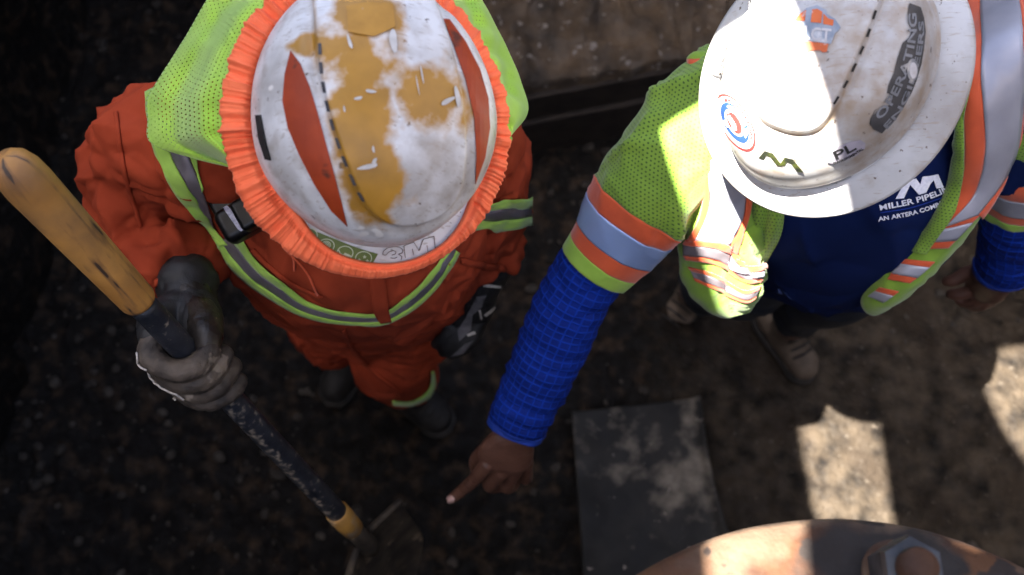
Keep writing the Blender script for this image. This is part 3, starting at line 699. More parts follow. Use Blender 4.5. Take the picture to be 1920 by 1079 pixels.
# hanging glove (image right)
kn = [PZ(905, 592, .965), PZ(888, 600, .955), PZ(872, 602, .95), PZ(858, 600, .95)]
tips = [PZ(868, 655, .90), PZ(848, 665, .885), PZ(832, 660, .88), PZ(818, 645, .885)]
fp = []
for k in range(4):
    a, b = kn[k], tips[k]; mid = a * .45 + b * .55 + np.array([0, -.012, .008])
    fp.append(capsule([a, mid, b], [.0145, .0135, .011], nu=14)); fp.append(capsule([WR1, (WR1 + a) / 2, a], [.03, .025, .017]))
fp.append(capsule([WR1 + (kn[3] - WR1) * .3, PZ(848, 570, .965), PZ(835, 600, .95)], [.02, .016, .0125]))
fp.append(capsule([WR1, WR1 * .4 + CUR * .6, CUR], [.036, .040, .044], nu=20))
GV, GF = remesh(*join(fp), .003, 3)
GV = GV + vnormals(GV, GF) * (.0012 * (ridged(GV * 40, 82) - .3))[:, None]
gl2 = mk('work_glove', GV, GF, m_gloveb, parent=p1); tg2 = bvh(GV, GF)
m_gpad = M('grey_glove_panel', (.13, .12, .125), (.095, .09, .094), scale=60, rough=.7, bump=.3, bscale=300)
def dec(nm, tree, polys, mat, par, **k): V, F = decal(tree, polys, **k); return mk(nm, V, F, mat, parent=par, smooth=False)
dec('back_panel', tg2, [[(894, 556), (912, 553), (903, 575), (886, 590), (884, 620), (862, 640), (858, 620), (876, 590)]], m_gpad, gl2, off=.001, t=.001, step=6)
dec('back_panel', tg2, [[(872, 645), (888, 638), (868, 662), (846, 668)]], m_gpad, gl2, off=.001, t=.001, step=6)
m_gtan = M('rust_glove_patch', (.30, .10, .06), (.22, .075, .05), scale=60, rough=.7)
dec('cuff_patch', tg2, [[(873, 540), (886, 543), (884, 560), (875, 560)]], m_gtan, gl2, off=.001, t=.001, step=5)
for pl_ in ([(905, 531), (938, 536), (939, 540), (906, 537)], [(897, 581), (901, 581), (904, 597), (901, 598)], [(907, 590), (928, 574), (930, 577), (912, 593)], [(876, 627), (890, 621), (892, 626), (878, 631)]): dec('printed_mark', tg2, [pl_], m_stitch, gl2, off=.0012, t=.0006, step=5)
# ======== right worker (vest, navy shirt) ========
h2c = np.array([.362, .655, 1.60]); h2up = nrm([-.08, -.40, .91]); h2f = nrm([-.1, -.91, -.40])
NK2 = np.array([.435, .742, 1.445])
SHL = P(1345, 205, 1.395); SHR = np.array([.655, .765, 1.44])
WRL = P(972, 806, 1.625); ELL = P(1100, 520, 1.505)
ELR = P(1915, 400, 1.57); WRR = P(1882, 508, 1.76)
T2 = [(np.array([.58, .80, .82]), .15, .11), (np.array([.57, .795, .92]), .155, .115), (np.array([.55, .76, 1.04]), .16, .125), (np.array([.53, .725, 1.14]), .165, .13), (np.array([.475, .715, 1.28]), .165, .115), (np.array([.46, .735, 1.37]), .15, .09), (np.array([.45, .745, 1.43]), .09, .06), (NK2, .05, .05)]
KA, AA = np.array([.48, .86, .50]), PZ(1300, 548, .11); KB, AB = np.array([.665, .82, .50]), PZ(1483, 612, .13)
hd, bd = build_body(h2c, h2up, h2f, NK2, None,
    [([SHL, (SHL + ELL) / 2, ELL, (ELL + WRL) / 2, WRL], [.055, .048, .040, .040, .030]), ([SHR, (SHR + ELR) / 2, ELR, (ELR + WRR) / 2, WRR], [.055, .048, .040, .038, .029])],
    T2, [([np.array([.505, .80, .86]), KA, AA], [.078, .055, .042]), ([np.array([.64, .80, .86]), KB, AB], [.078, .055, .042])])
# hands: pointing (image left) and relaxed (image right)
fp = []
K = [P(913, 872, 1.668), P(940, 884, 1.682), P(965, 882, 1.695), P(986, 868, 1.705)]
fp.append(loft([(WRL * .6 + ELL * .4, .032, .028), (WRL, .031, .024), (P(962, 826, 1.635), .038, .022), (P(950, 848, 1.655), .046, .021), (P(946, 868, 1.672), .043, .019), (P(944, 880, 1.685), .03, .012)], 22, 28, side=RGT * .93 + np.array([0, -.2, -.25]))[:2])
fp.append(capsule([K[0], P(889, 900, 1.705), P(868, 919, 1.742), P(846, 936, 1.772)], [.0138, .0118, .0108, .0088], nu=18, n=40))
for k, (m1, m2, t_) in enumerate([(P(918, 908, 1.735), P(935, 910, 1.775), P(952, 892, 1.765)), (P(950, 912, 1.755), P(962, 908, 1.785), P(970, 888, 1.77)), (P(984, 896, 1.755), P(988, 893, 1.775), P(986, 876, 1.765))]):
    r = (.0138, .0132, .0118)[k]; fp.append(capsule([K[k + 1], m1, m2, t_], [r * 1.05, r, r * .95, r * .88], nu=16))
fp.append(capsule([P(935, 838, 1.665), P(907, 850, 1.70), P(893, 868, 1.735), P(897, 890, 1.765)], [.019, .0155, .0135, .0105], nu=16))
for k in range(4): fp.append(capsule([K[k], K[k] + (P(955, 840, 1.645) - K[k]) * .35], [.0135, .010]))
for k in range(4):
    up_ = nrm(CAM - K[k]); fp.append(capsule([K[k] + up_ * .0045, K[k] + up_ * .003 + (P(955, 840, 1.645) - K[k]) * .12], [.0118, .0095], nu=14))
    fp.append(capsule([K[k] + up_ * .006 + (P(955, 840, 1.645) - K[k]) * .2, (K[k] + P(958, 828, 1.635)) / 2 + up_ * .017, P(962, 822, 1.632) + up_ * .02], [.0055, .0042, .0035], nu=10))
HV, HF = remesh(*join(fp), .0020, 3)
# knuckle creases on the index finger
hp = proj(HV); ix = nrm(P(846, 936, 1.772) - K[0]); tt = (HV - K[0]) @ ix; Lx = np.linalg.norm(P(846, 936, 1.772) - K[0])
dist = np.linalg.norm(HV - (K[0] + ix * tt[:, None]), axis=1); on = (dist < .022) & (tt > .01)
HN = vnormals(HV, HF); crease = sum(np.exp(-((tt - c) / .0016) ** 2) for c in (Lx * .36, Lx * .41, Lx * .46, Lx * .70, Lx * .74))
HV = HV - HN * (.0016 * crease * on)[:, None] + HN * (.0007 * crumple(HV * 120, 211))[:, None]
fp2 = []
pk = P(1848, 530, 1.84)
fp2.append(loft([(WRR * .6 + ELR * .4, .030, .026), (WRR, .03, .023), (P(1862, 522, 1.80), .038, .022), (P(1845, 535, 1.85), .042, .02), (P(1832, 545, 1.885), .03, .014)], 18, 26, side=(.45, -.75, .3))[:2])
fp2.append(capsule([P(1850, 512, 1.825), P(1815, 513, 1.85), P(1788, 526, 1.865), P(1775, 528, 1.875)], [.017, .0145, .0125, .010], nu=16))
fp2.append(capsule([P(1836, 540, 1.875), P(1812, 549, 1.89), P(1793, 552, 1.90), P(1783, 552, 1.91)], [.0145, .013, .012, .0105], nu=16))
fp2.append(capsule([P(1842, 552, 1.885), P(1826, 566, 1.91), P(1806, 566, 1.93), P(1798, 560, 1.93)], [.0145, .0132, .0125, .0105], nu=16))
fp2.append(capsule([P(1852, 552, 1.88), P(1843, 570, 1.915), P(1826, 574, 1.94), P(1815, 568, 1.94)], [.0138, .0128, .012, .010], nu=16))
fp2.append(capsule([P(1862, 545, 1.875), P(1860, 562, 1.915), P(1848, 570, 1.935), P(1838, 566, 1.935)], [.012, .0115, .0105, .009], nu=16))
HV2, HF2 = remesh(*join(fp2), .0028, 3)
V, F = join([hd, bd, (HV, HF), (HV2, HF2)])
p2 = mk('person', V, F, m_skin, origin=(.62, .86, 0), label='worker in hi-vis vest over navy shirt pointing down with bare hand', cat='person')
th_ = bvh(HV, HF)
V, F = decal(th_, [[(838, 932), (847, 929), (853, 935), (851, 942), (842, 944), (836, 939)]], off=.0006, t=.0006, step=3); mk('fingernail', V, F, m_nail, parent=p2)
# shirt
shirt = [loft([(np.array([.58, .80, .86]), .165, .13), (np.array([.57, .79, .95]), .175, .14), (np.array([.55, .755, 1.04]), .182, .150), (np.array([.53, .72, 1.14]), .186, .155), (np.array([.478, .708, 1.28]), .188, .138), (np.array([.462, .732, 1.37]), .178, .112), (np.array([.452, .745, 1.435]), .12, .08), (np.array([.43, .735, 1.475]), .068, .068)], 30, 44)[:2],
         loft([(np.array([.52, .74, 1.39]), .06, .07), (SHR, .075, .075), (P(1925, 290, 1.44), .065, .065)], 10, 24)[:2],
         loft([(np.array([.39, .735, 1.37]), .055, .06), (SHL, .058, .058), (P(1280, 275, 1.405), .055, .055)], 10, 24)[:2]]
SV, SF = remesh(*join(shirt), .006, 6); SN = vnormals(SV, SF)
SV = SV + SN * (.010 * crumple(SV * [6.5, 6.5, 4], 91) + creases(SV, SN, 110, lambda p: (.35, -.3, -.85), 92, L=(.06, .16), W=(.007, .016), A=(.004, .010)))[:, None]
shirt_o = mk('shirt', SV, SF, m_navy, parent=p2); ts = bvh(SV, SF)
# trousers and boots
tr = [loft([(np.array([.575, .80, .96]), .165, .125), (np.array([.575, .80, .84]), .165, .13)], 8, 36)[:2],
      loft([(np.array([.505, .80, .90]), .09, .11), (np.array([.49, .80, .70]), .085, .095), (KA, .07, .072), ((KA + AA) / 2, .065, .07), (AA + [0, .01, .10], .058, .060)], 24, 26)[:2],
      loft([(np.array([.645, .80, .90]), .09, .11), (np.array([.665, .78, .70]), .085, .095), (KB, .068, .07), ((KB + AB) / 2, .060, .062), (AB + [0, .012, .10], .054, .056)], 24, 26)[:2]]
TV, TF = remesh(*join(tr), .008, 5); TV = TV + vnormals(TV, TF) * (.007 * (ridged(TV * 9, 95, .8) - .3))[:, None]
mk('trousers', TV, TF, m_jean, parent=p2)
add_boot(p2, PZ(1262, 604, .02), AA, m_boot, w=.047); add_boot(p2, PZ(1520, 716, .02), AB, m_boot, w=.045)

# sleeves with bands ---------------------------------------------------------
def sleeve(person, secs, bands, nv=110, nu=60, disp=None, thick=.0018, side=(1, 0, 0)):
    V, F, uv = loft(secs, nv, nu, side=side, cap=False, disp=disp); Vg = V.reshape(nv, nu, 3); ug = uv.reshape(nv, nu, 2)
    N = vnormals(V, F); cen = Vg.mean(1)
    if (N.reshape(nv, nu, 3)[nv // 2, 0] @ (Vg[nv // 2, 0] - cen[nv // 2])) < 0: N = -N
    out = []
    for nm, a, b, mat, extra in bands:
        i0 = int(round(a * (nv - 1))); i1 = int(round(b * (nv - 1))) + 1
        v = Vg[i0:i1].reshape(-1, 3); f = grid_faces(i1 - i0, nu, True); n = N.reshape(nv, nu, 3)[i0:i1].reshape(-1, 3)
        v2, f2 = thicken(v + n * extra, f, n, thick); u = ug[i0:i1].reshape(-1, 2)
        out.append((nm, v2, f2, mat, np.vstack([u, u])))
    return out, V, F
def tee_disp(V, uv):
    q = V * [1, 1, 1]; ln = uv[:, 1]
    c = np.array([x[0] for x in tsec]); cen = c[np.argmin(((V[:, None] - c[None]) ** 2).sum(2), 1)]
    d = .006 * crumple(q * 11, 103) + creases(V, nrm(V - cen), 60, lambda p: (-.15, -.55, -.8), 104, L=(.05, .12), W=(.006, .012), A=(.007, .014))
    return d * (1 - .75 * sstep(.20, .26, ln))
tsec = [(P(1392, 150, 1.375), .055, .055), (P(1345, 196, 1.378), .070, .068), (P(1268, 286, 1.40), .0755, .074), (P(1201, 378, 1.43), .0745, .072), (P(1150, 452, 1.46), .0615, .060), (P(1112, 500, 1.48), .0535, .053)]
cl = catmull([np.concatenate([c, [a]]) for c, a, b in tsec], 200)[:, :3]; cpx = proj(cl)
cum = np.concatenate([[0], np.cumsum(np.linalg.norm(np.diff(cl, axis=0), axis=1))]); cum /= cum[-1]
def fr(px, py): return cum[np.argmin(((cpx - [px, py]) ** 2).sum(1))]
b0, b1, b2, b3 = fr(1201, 378), fr(1184, 404), fr(1149, 453), fr(1131, 476)
out, TVv, TFf = sleeve(p2, tsec, [('mesh_sleeve', 0, b0, m_meshs, 0), ('orange_trim', b0, b1, m_orange, .0004), ('reflective_band', b1, b2, m_sky_tape, .0012), ('orange_trim', b2, b3, m_orange, .0004), ('lime_cuff', b3, 1, m_limec, .0006)], disp=tee_disp)
par = None
for nm, v, f, mt, uv in out:
    o = mk(nm, v, f, mt, parent=p2 if par is None else par, uv=uv, kind='open'); par = par or o
def blue_mat():
    m, (N, L, bs, tc, mix, ramp, noise, cur) = material('blue_waffle_knit', (.0014, .017, .19), (.0011, .013, .15), scale=20, rough=.85, spec=.2)
    sp = N.new('ShaderNodeSeparateXYZ'); L.new(tc.outputs['UV'], sp.inputs[0])
    def line(ax, p, w):
        a = N.new('ShaderNodeMath'); a.operation = 'MULTIPLY'; a.inputs[1].default_value = 1 / p; L.new(sp.outputs[ax], a.inputs[0])
        n = N.new('ShaderNodeMath'); n.operation = 'ADD'; L.new(a.outputs[0], n.inputs[0])
        nz = N.new('ShaderNodeMath'); nz.operation = 'MULTIPLY'; nz.inputs[1].default_value = .35; L.new(noise(18, 2), nz.inputs[0]); L.new(nz.outputs[0], n.inputs[1])
        b = N.new('ShaderNodeMath'); b.operation = 'PINGPONG'; b.inputs[1].default_value = .5; L.new(n.outputs[0], b.inputs[0])
        return ramp(b.outputs[0], 0.02, w, (1, 1, 1, 1), (0, 0, 0, 1))
    a, b = line(0, .0135, .14), line(1, .0125, .18)
    mx = N.new('ShaderNodeMath'); mx.operation = 'MAXIMUM'; L.new(a, mx.inputs[0]); L.new(b, mx.inputs[1])
    L.new(mix(mx.outputs[0], cur, (.0025, .036, .34)), bs.inputs['Base Color'])
    bp = N.new('ShaderNodeBump'); bp.inputs['Strength'].default_value = .6; bp.inputs['Distance'].default_value = .002; L.new(mx.outputs[0], bp.inputs['Height']); L.new(bp.outputs[0], bs.inputs['Normal'])
    return m
m_blue = blue_mat(); m_blueh = M('blue_hem', (.003, .032, .27), (.0025, .027, .23), scale=30, rough=.75)
def blue_disp(V, uv):
    ln = uv[:, 1]
    d = .0016 * np.sin(ln * 2 * math.pi / .030 + 1.6 * vnoise(V * 14, 111) * 2.0) * (.55 + .45 * vnoise(V * 11, 113))
    return d + .006 * crumple(V * [13, 13, 22], 112) + .0045 * np.exp(-np.abs(np.sin(ln * 34 + 2.5 * vnoise(V * 9, 115) + 1.3 * np.sin(uv[:, 0] * 19))) / .28) * (.5 + .5 * vnoise(V * 7, 116))
bsec = [(P(1135, 468, 1.468), .047, .046), (P(1108, 503, 1.487), .0495, .049), (P(1067, 578, 1.525), .053, .051), (P(1028, 668, 1.565), .050, .048), (P(988, 755, 1.603), .0485, .045), (P(966, 808, 1.622), .0415, .0375)]
out, _, _ = sleeve(p2, bsec, [('blue_sleeve', 0, .972, m_blue, 0), ('sleeve_hem', .962, 1, m_blueh, .0028)], disp=blue_disp, nv=150, nu=64)
par = None
for nm, v, f, mt, uv in out: o = mk(nm, v, f, mt, parent=p2 if par is None else par, uv=uv, kind='open'); par = par or o
rsec = [(P(1838, 150, 1.375), .060, .060), (P(1880, 165, 1.375), .075, .075), (P(1918, 220, 1.405), .080, .080), (P(1928, 290, 1.455), .074, .074), (P(1922, 345, 1.51), .068, .068), (P(1918, 368, 1.535), .066, .066)]
out, _, _ = sleeve(p2, rsec, [('mesh_sleeve', 0, .58, m_meshs, 0), ('orange_trim', .58, .70, m_orange, .0004), ('reflective_band', .70, .85, m_silver2, .0012), ('orange_trim', .85, .93, m_orange, .0004), ('lime_cuff', .93, 1, m_limec, .0006)], nv=80, nu=50, disp=lambda V, uv: .007 * crumple(V * 12, 121))
par = None
for nm, v, f, mt, uv in out: o = mk(nm, v, f, mt, parent=p2 if par is None else par, uv=uv, kind='open'); par = par or o
bsr = [(P(1918, 350, 1.52), .054, .054), (ELR, .056, .055), (P(1905, 440, 1.66), .054, .052), (P(1893, 480, 1.72), .050, .048), (P(1880, 506, 1.762), .044, .042)]
out, _, _ = sleeve(p2, bsr, [('blue_sleeve', 0, .96, m_blue, 0), ('sleeve_hem', .95, 1, m_blueh, .0025)], disp=blue_disp, nv=110, nu=56)
par = None
for nm, v, f, mt, uv in out: o = mk(nm, v, f, mt, parent=p2 if par is None else par, uv=uv, kind='open'); par = par or o

# vest ------------------------------------------------------------------------
def dep(px, py, d0):
    p, n = cast(ts, px, py); return (p - CAM) @ FWD if p is not None else d0
vl = [(1338, 105, 1.365, 46, .014), (1345, 200, 1.345, 48, .018), (1350, 300, 1.35, 50, .026), (1355, 380, 1.40, 62, .030), (1352, 440, 1.44, 72, .034), (1358, 485, 1.475, 78, .036), (1366, 525, 1.50, 70, .035), (1376, 556, 1.525, 52, .030), (1380, 574, 1.54, 32, .026)]
pL = loft([(P(x, y, d), w * d / FPX, t) for x, y, d, w, t in vl], 60, 60, side=(1, 0, 0), ex=2.3)[:2]
vr = [(1862, -60, 1.46, 66, .014), (1866, 20, 1.37, 64, .015), (1866, 90, 1.315, 63, .016), (1864, 160, 1.305, 62, .016), (1856, 250, 1.33, 66, .018), (1838, 330, 1.37, 56, .020), (1798, 402, 1.40, 44, .024), (1750, 460, 1.46, 38, .026), (1693, 520, 1.515, 38, .026), (1650, 556, 1.55, 30, .022), (1636, 572, 1.565, 18, .015)]
secs = []
for x, y, d, w, t in vr:
    dd = min(d, dep(x, y, d + .012) - .012); secs.append((P(x, y, dd), w * dd / FPX, t))
pR = loft(secs, 80, 60, side=(.8, .55, .2), ex=2.3)[:2]
VV, VF = remesh(*join([pL, pR]), .0045, 5); VN = vnormals(VV, VF)
vp = proj(VV); left = vp[:, 0] < 1560
drape = .016 * crumple(np.column_stack([VV[:, 0] * 13 + VV[:, 2] * 5, VV[:, 1] * 7, VV[:, 2] * 8]), 131) * np.where(left, sstep(380, 470, vp[:, 1]) * .9 + .25, .22) + .006 * crumple(VV * 22, 133) * np.where(left, 1, .4)
VV = VV + VN * drape[:, None]
VV = VV + vnormals(VV, VF) * (creases(VV, VN, 90, lambda p: (.2, -.5, -.8), 134, L=(.03, .08), W=(.004, .009), A=(.003, .006)) * np.where(left, 1, .3))[:, None]; VV = smooth_v(VV, VF, 1, .4)
m_vest = M('lime_vest_knit', (.19, .33, .024), (.145, .27, .018), scale=14, rough=.78, sheen=.3, bump=.5, bscale=520, bdist=.001)
vest = mk('safety_vest', VV, VF, m_vest, parent=p2); tv = bvh(VV, VF)
# back of the vest, round the torso (seen only from other sides)
secs = [(np.array([.555, .77, 1.02]), .200, .170), (np.array([.53, .73, 1.14]), .203, .173), (np.array([.478, .716, 1.28]), .202, .156), (np.array([.462, .738, 1.37]), .190, .125)]
V, F, uv = loft(secs, 30, 60, cap=False); Vg = V.reshape(30, 60, 3); ug = uv.reshape(30, 60, 2)
sel = [j % 60 for j in range(-2, 33)] if Vg[15, 15, 1] > Vg[15, 45, 1] else [j % 60 for j in range(28, 63)]
v = Vg[:, sel].reshape(-1, 3); f = grid_faces(30, len(sel)); n = vnormals(v, f); n = n if n[len(n) // 2] @ np.array([0, 1, 0]) > 0 else -n
V, F = thicken(v, f, n, .003); u = ug[:, sel].reshape(-1, 2); mk('back_panel', V, F, m_mesh, parent=vest, uv=np.vstack([u, u]), kind='open')
# right-hand panel bands
oL = [(1803, -40), (1812, 60), (1811, 140), (1806, 200), (1810, 290), (1793, 380), (1768, 425)]
oR = [(1836, -40), (1842, 60), (1838, 138), (1842, 200), (1845, 280), (1826, 362), (1774, 424)]
sR = [(1906, -40), (1916, 60), (1916, 138), (1914, 200), (1902, 288), (1874, 345), (1830, 402)]
oo = [(1935, -40), (1940, 60), (1940, 140), (1938, 220), (1918, 305), (1886, 362), (1842, 412)]
band('orange_trim', tv, oL, oR, m_orange, vest, n=60, m=8, off=.0015)
band('reflective_band', tv, oR, sR, m_silver2, vest, n=60, m=10, off=.0025)
band('orange_trim', tv, sR, oo, m_orange, vest, n=60, m=8, off=.0015, bulge=.002)
lin = [(1806, 150), (1792, 215), (1785, 270), (1781, 335), (1758, 398), (1724, 445), (1712, 472)]
lou = [(1824, 150), (1812, 215), (1811, 270), (1808, 325), (1792, 395), (1760, 445), (1738, 475)]
V, F, uv = strip(tv, lin, lou, n=60, m=10, off=.003, t=.002, bulge=.005); mk('rolled_edge', V, F, m_meshs, parent=vest, uv=uv)
cin = np.array([(1772, 420), (1750, 440), (1718, 470), (1680, 505), (1655, 535), (1624, 560)]); cou = np.array([(1836, 402), (1812, 425), (1785, 455), (1750, 492), (1712, 525), (1650, 572)])
ci = catmull(cin, 101); co = catmull(cou, 101)
for a, b, mt, nm, hi in ((0, 8, m_orange, 'orange_trim', .0018), (8, 26, m_silver2, 'reflective_band', .0024), (26, 34, m_orange, 'orange_trim', .0018), (48, 54, m_orange, 'orange_trim', .0018), (54, 66, m_silver2, 'reflective_band', .0024), (66, 73, m_orange, 'orange_trim', .0018), (83, 88, m_orange, 'orange_trim', .0018), (88, 96, m_silver2, 'reflective_band', .0024)):
    band(nm, tv, [tuple(ci[a]), tuple((ci[a] * .5 + co[a] * .5)), tuple(co[a])], [tuple(ci[b]), tuple((ci[b] * .5 + co[b] * .5)), tuple(co[b])], mt, vest, n=16, m=5, off=hi)
# left-hand panel bands
band('orange_trim', tv, [(1291, 112), (1297, 190), (1300, 270), (1318, 350), (1312, 410), (1290, 452)], [(1316, 112), (1317, 190), (1320, 270), (1331, 350), (1326, 405), (1304, 452)], m_orange, vest, n=40, m=6, off=.0018, bulge=.002)
band('reflective_band', tv, [(1318, 190), (1321, 270), (1332, 350), (1326, 405), (1304, 450)], [(1378, 190), (1384, 280), (1396, 350), (1392, 405), (1368, 458)], m_silver2, vest, n=44, m=12, off=.0022)
band('orange_trim', tv, [(1378, 190), (1385, 290), (1397, 350), (1393, 405), (1366, 462)], [(1392, 190), (1400, 290), (1408, 360), (1402, 410), (1384, 478)], m_orange, vest, n=40, m=6, off=.0018, bulge=.003)
for nm, mt, top, bot, hi in (
    ('orange_trim', m_orange, [(1290, 449), (1335, 452), (1368, 460), (1386, 478)], [(1284, 459), (1330, 462), (1362, 472), (1384, 492)], .003),
    ('reflective_band', m_silver, [(1284, 459), (1330, 462), (1362, 472), (1398, 506), (1432, 506)], [(1284, 478), (1326, 482), (1358, 494), (1398, 524), (1428, 522)], .0022),
    ('orange_trim', m_orange, [(1284, 478), (1326, 482), (1358, 494), (1398, 524), (1428, 522)], [(1288, 486), (1326, 490), (1356, 502), (1398, 530), (1426, 528)], .0026),
    ('orange_trim', m_orange, [(1292, 498), (1330, 508), (1362, 524), (1396, 543), (1424, 536)], [(1296, 505), (1332, 516), (1362, 532), (1396, 550), (1422, 542)], .0026),
    ('reflective_band', m_silver, [(1296, 505), (1332, 516), (1362, 532), (1396, 550), (1422, 542)], [(1302, 520), (1336, 533), (1366, 548), (1398, 561), (1416, 554)], .0022),
    ('orange_trim', m_orange, [(1302, 520), (1336, 533), (1366, 548), (1398, 561), (1416, 554)], [(1306, 526), (1338, 540), (1366, 554), (1398, 566), (1413, 559)], .0026),
    ('orange_trim', m_orange, [(1380, 482), (1400, 494), (1424, 496), (1441, 486)], [(1384, 494), (1400, 506), (1426, 506), (1440, 497)], .0045),
    ('reflective_band', m_silver2, [(1362, 488), (1384, 497), (1408, 507), (1428, 509)], [(1362, 498), (1384, 507), (1406, 516), (1428, 517)], .0045)):
    band(nm, tv, top, bot, mt, vest, n=44, m=5, off=hi)
# front flap of lime mesh beside the shirt
fl_l = [(1392, 300), (1402, 380), (1398, 430), (1386, 488)]; fl_r = [(1480, 300), (1471, 385), (1464, 440), (1438, 492)]
A = catmull(fl_l, 40); Bq = catmull(fl_r, 40); s = np.linspace(0, 1, 24); gp = (A[:, None] * (1 - s)[None, :, None] + Bq[:, None] * s[None, :, None]); V = []
for i in range(40):
    for j in range(24):
        x, y = gp[i, j]; d = dep(x, y, 1.345 + .125 * (i / 39)) - .016 + .007 * math.sin(s[j] * 13 + i * .05) * (.3 + .7 * i / 39) - .02 * s[j] * (1 - s[j]); d = min(d, 1.352 + .135 * (i / 39) + .007 * math.sin(s[j] * 13 + i * .05))
        V.append(P(x, y, d))
V = np.array(V); F = grid_faces(40, 24); N = vnormals(V, F); N = N if N[0] @ FWD < 0 else -N
uv = np.stack([np.tile(s * .065, 40), np.repeat(np.linspace(0, .14, 40), 24)], 1); V, F = thicken(V, F, N, .0018)
mk('front_flap', V, F, m_meshs, parent=vest, uv=np.vstack([uv, uv]))

# shirt print ------------------------------------------------------------------
z4 = lambda pts: [(1560 + x / 2.569, 200 + y / 2.569) for x, y in pts]
lg = [z4([(303, 444), (343, 440), (373, 375), (415, 423), (450, 413), (402, 346), (355, 352)]), z4([(422, 378), (434, 396), (452, 364), (470, 333), (438, 336), (432, 340)]), z4([(450, 413), (470, 372), (487, 352), (500, 393), (535, 388), (508, 325), (470, 333), (434, 396), (440, 408)])]
dec('chest_logo', ts, lg, m_print, shirt_o, off=.0012, t=.0005, step=5)
for txt, pth, h in (('MILLER PIPELINE', [(1650, 394), (1705, 383), (1752, 369), (1790, 351)], 10), ('AN ARTERA COMPANY', [(1647, 414), (1700, 405), (1748, 391), (1786, 373)], 7.5)):
    V, F = text_decal(ts, txt, pth, h); mk('chest_lettering', V, F, m_print, parent=shirt_o, smooth=False)
V, F, uv = strip(ts, [(1650, 398), (1705, 389), (1768, 369)], [(1650, 399.6), (1705, 390.6), (1768, 370.6)], n=20, m=2, off=.001, t=.0004); mk('chest_rule', V, F, m_blueh, parent=shirt_o)
# ------------------------------------------------------------------ hard hats
def hat_frame(c, lean_r, lean_u, front_px):
    r = nrm(c - CAM); er = nrm(RGT - r * (RGT @ r)); eu = np.cross(er, r); eu = eu if eu @ UPV > 0 else -eu
    n = nrm(-r + er * lean_r + eu * lean_u); f = er * front_px[0] - eu * front_px[1]; f = nrm(f - n * (f @ n)); s = np.cross(f, n)
    s = s if s @ RGT > 0 else -s
    return n, f, s
def shell_mesh(c, n, f, s, a, b, h, e1=.92, e2=.80, nt=120, nphi=300, back=1.0):
    t = np.linspace(0.0, math.pi / 2, nt); ph = np.linspace(0, 2 * math.pi, nphi, endpoint=False)
    r = np.sin(t) ** e1; z = h * np.cos(t) ** e2
    X = a * r[:, None] * np.cos(ph); Y = b * r[:, None] * np.sin(ph); Z = np.repeat(z[:, None], nphi, 1)
    Y = np.where(Y < 0, Y * back, Y); X = X * (1 - .10 * (np.clip(Y / b, 0, 1)) ** 2)
    V = c + X.ravel()[:, None] * s + Y.ravel()[:, None] * f + Z.ravel()[:, None] * n
    return V, grid_faces(nt, nphi, True)
def close_shell(V, F, nphi, N, t=.003):
    return thicken(V, F, -N, t)
def out_normals(V, F, c): 
    N = vnormals(V, F); m = ((V - c) * N).sum(1); return N if np.median(m) > 0 else -N
def brim_mesh(c, n, f, s, a, b, A, B, bf, droop=.012, nr=14, nphi=300, th=.003, lip=True):
    """ring from shell base (a,b) to outer (A,B front bf)"""
    ph = np.linspace(0, 2 * math.pi, nphi, endpoint=False); V = []
    for i in range(nr):
        k = i / (nr - 1); ca_, sa_ = np.cos(ph), np.sin(ph); bo = np.where(sa_ > 0, bf, B)
        x = (a * (1 - k) + A * k) * ca_; y = (b * (1 - k) + bo * k) * sa_; z = -droop * k ** 1.6 + (.0025 * math.exp(-((k - .965) / .02) ** 2) if lip else 0)
        V.append(c + x[:, None] * s + y[:, None] * f + n * (z if np.isscalar(z) else z[:, None]))
    V = np.vstack(V); F = grid_faces(nr, nphi, True); N = vnormals(V, F); N = N if N[5] @ n > 0 else -N
    return thicken(V, F, -N, th), (V, F)
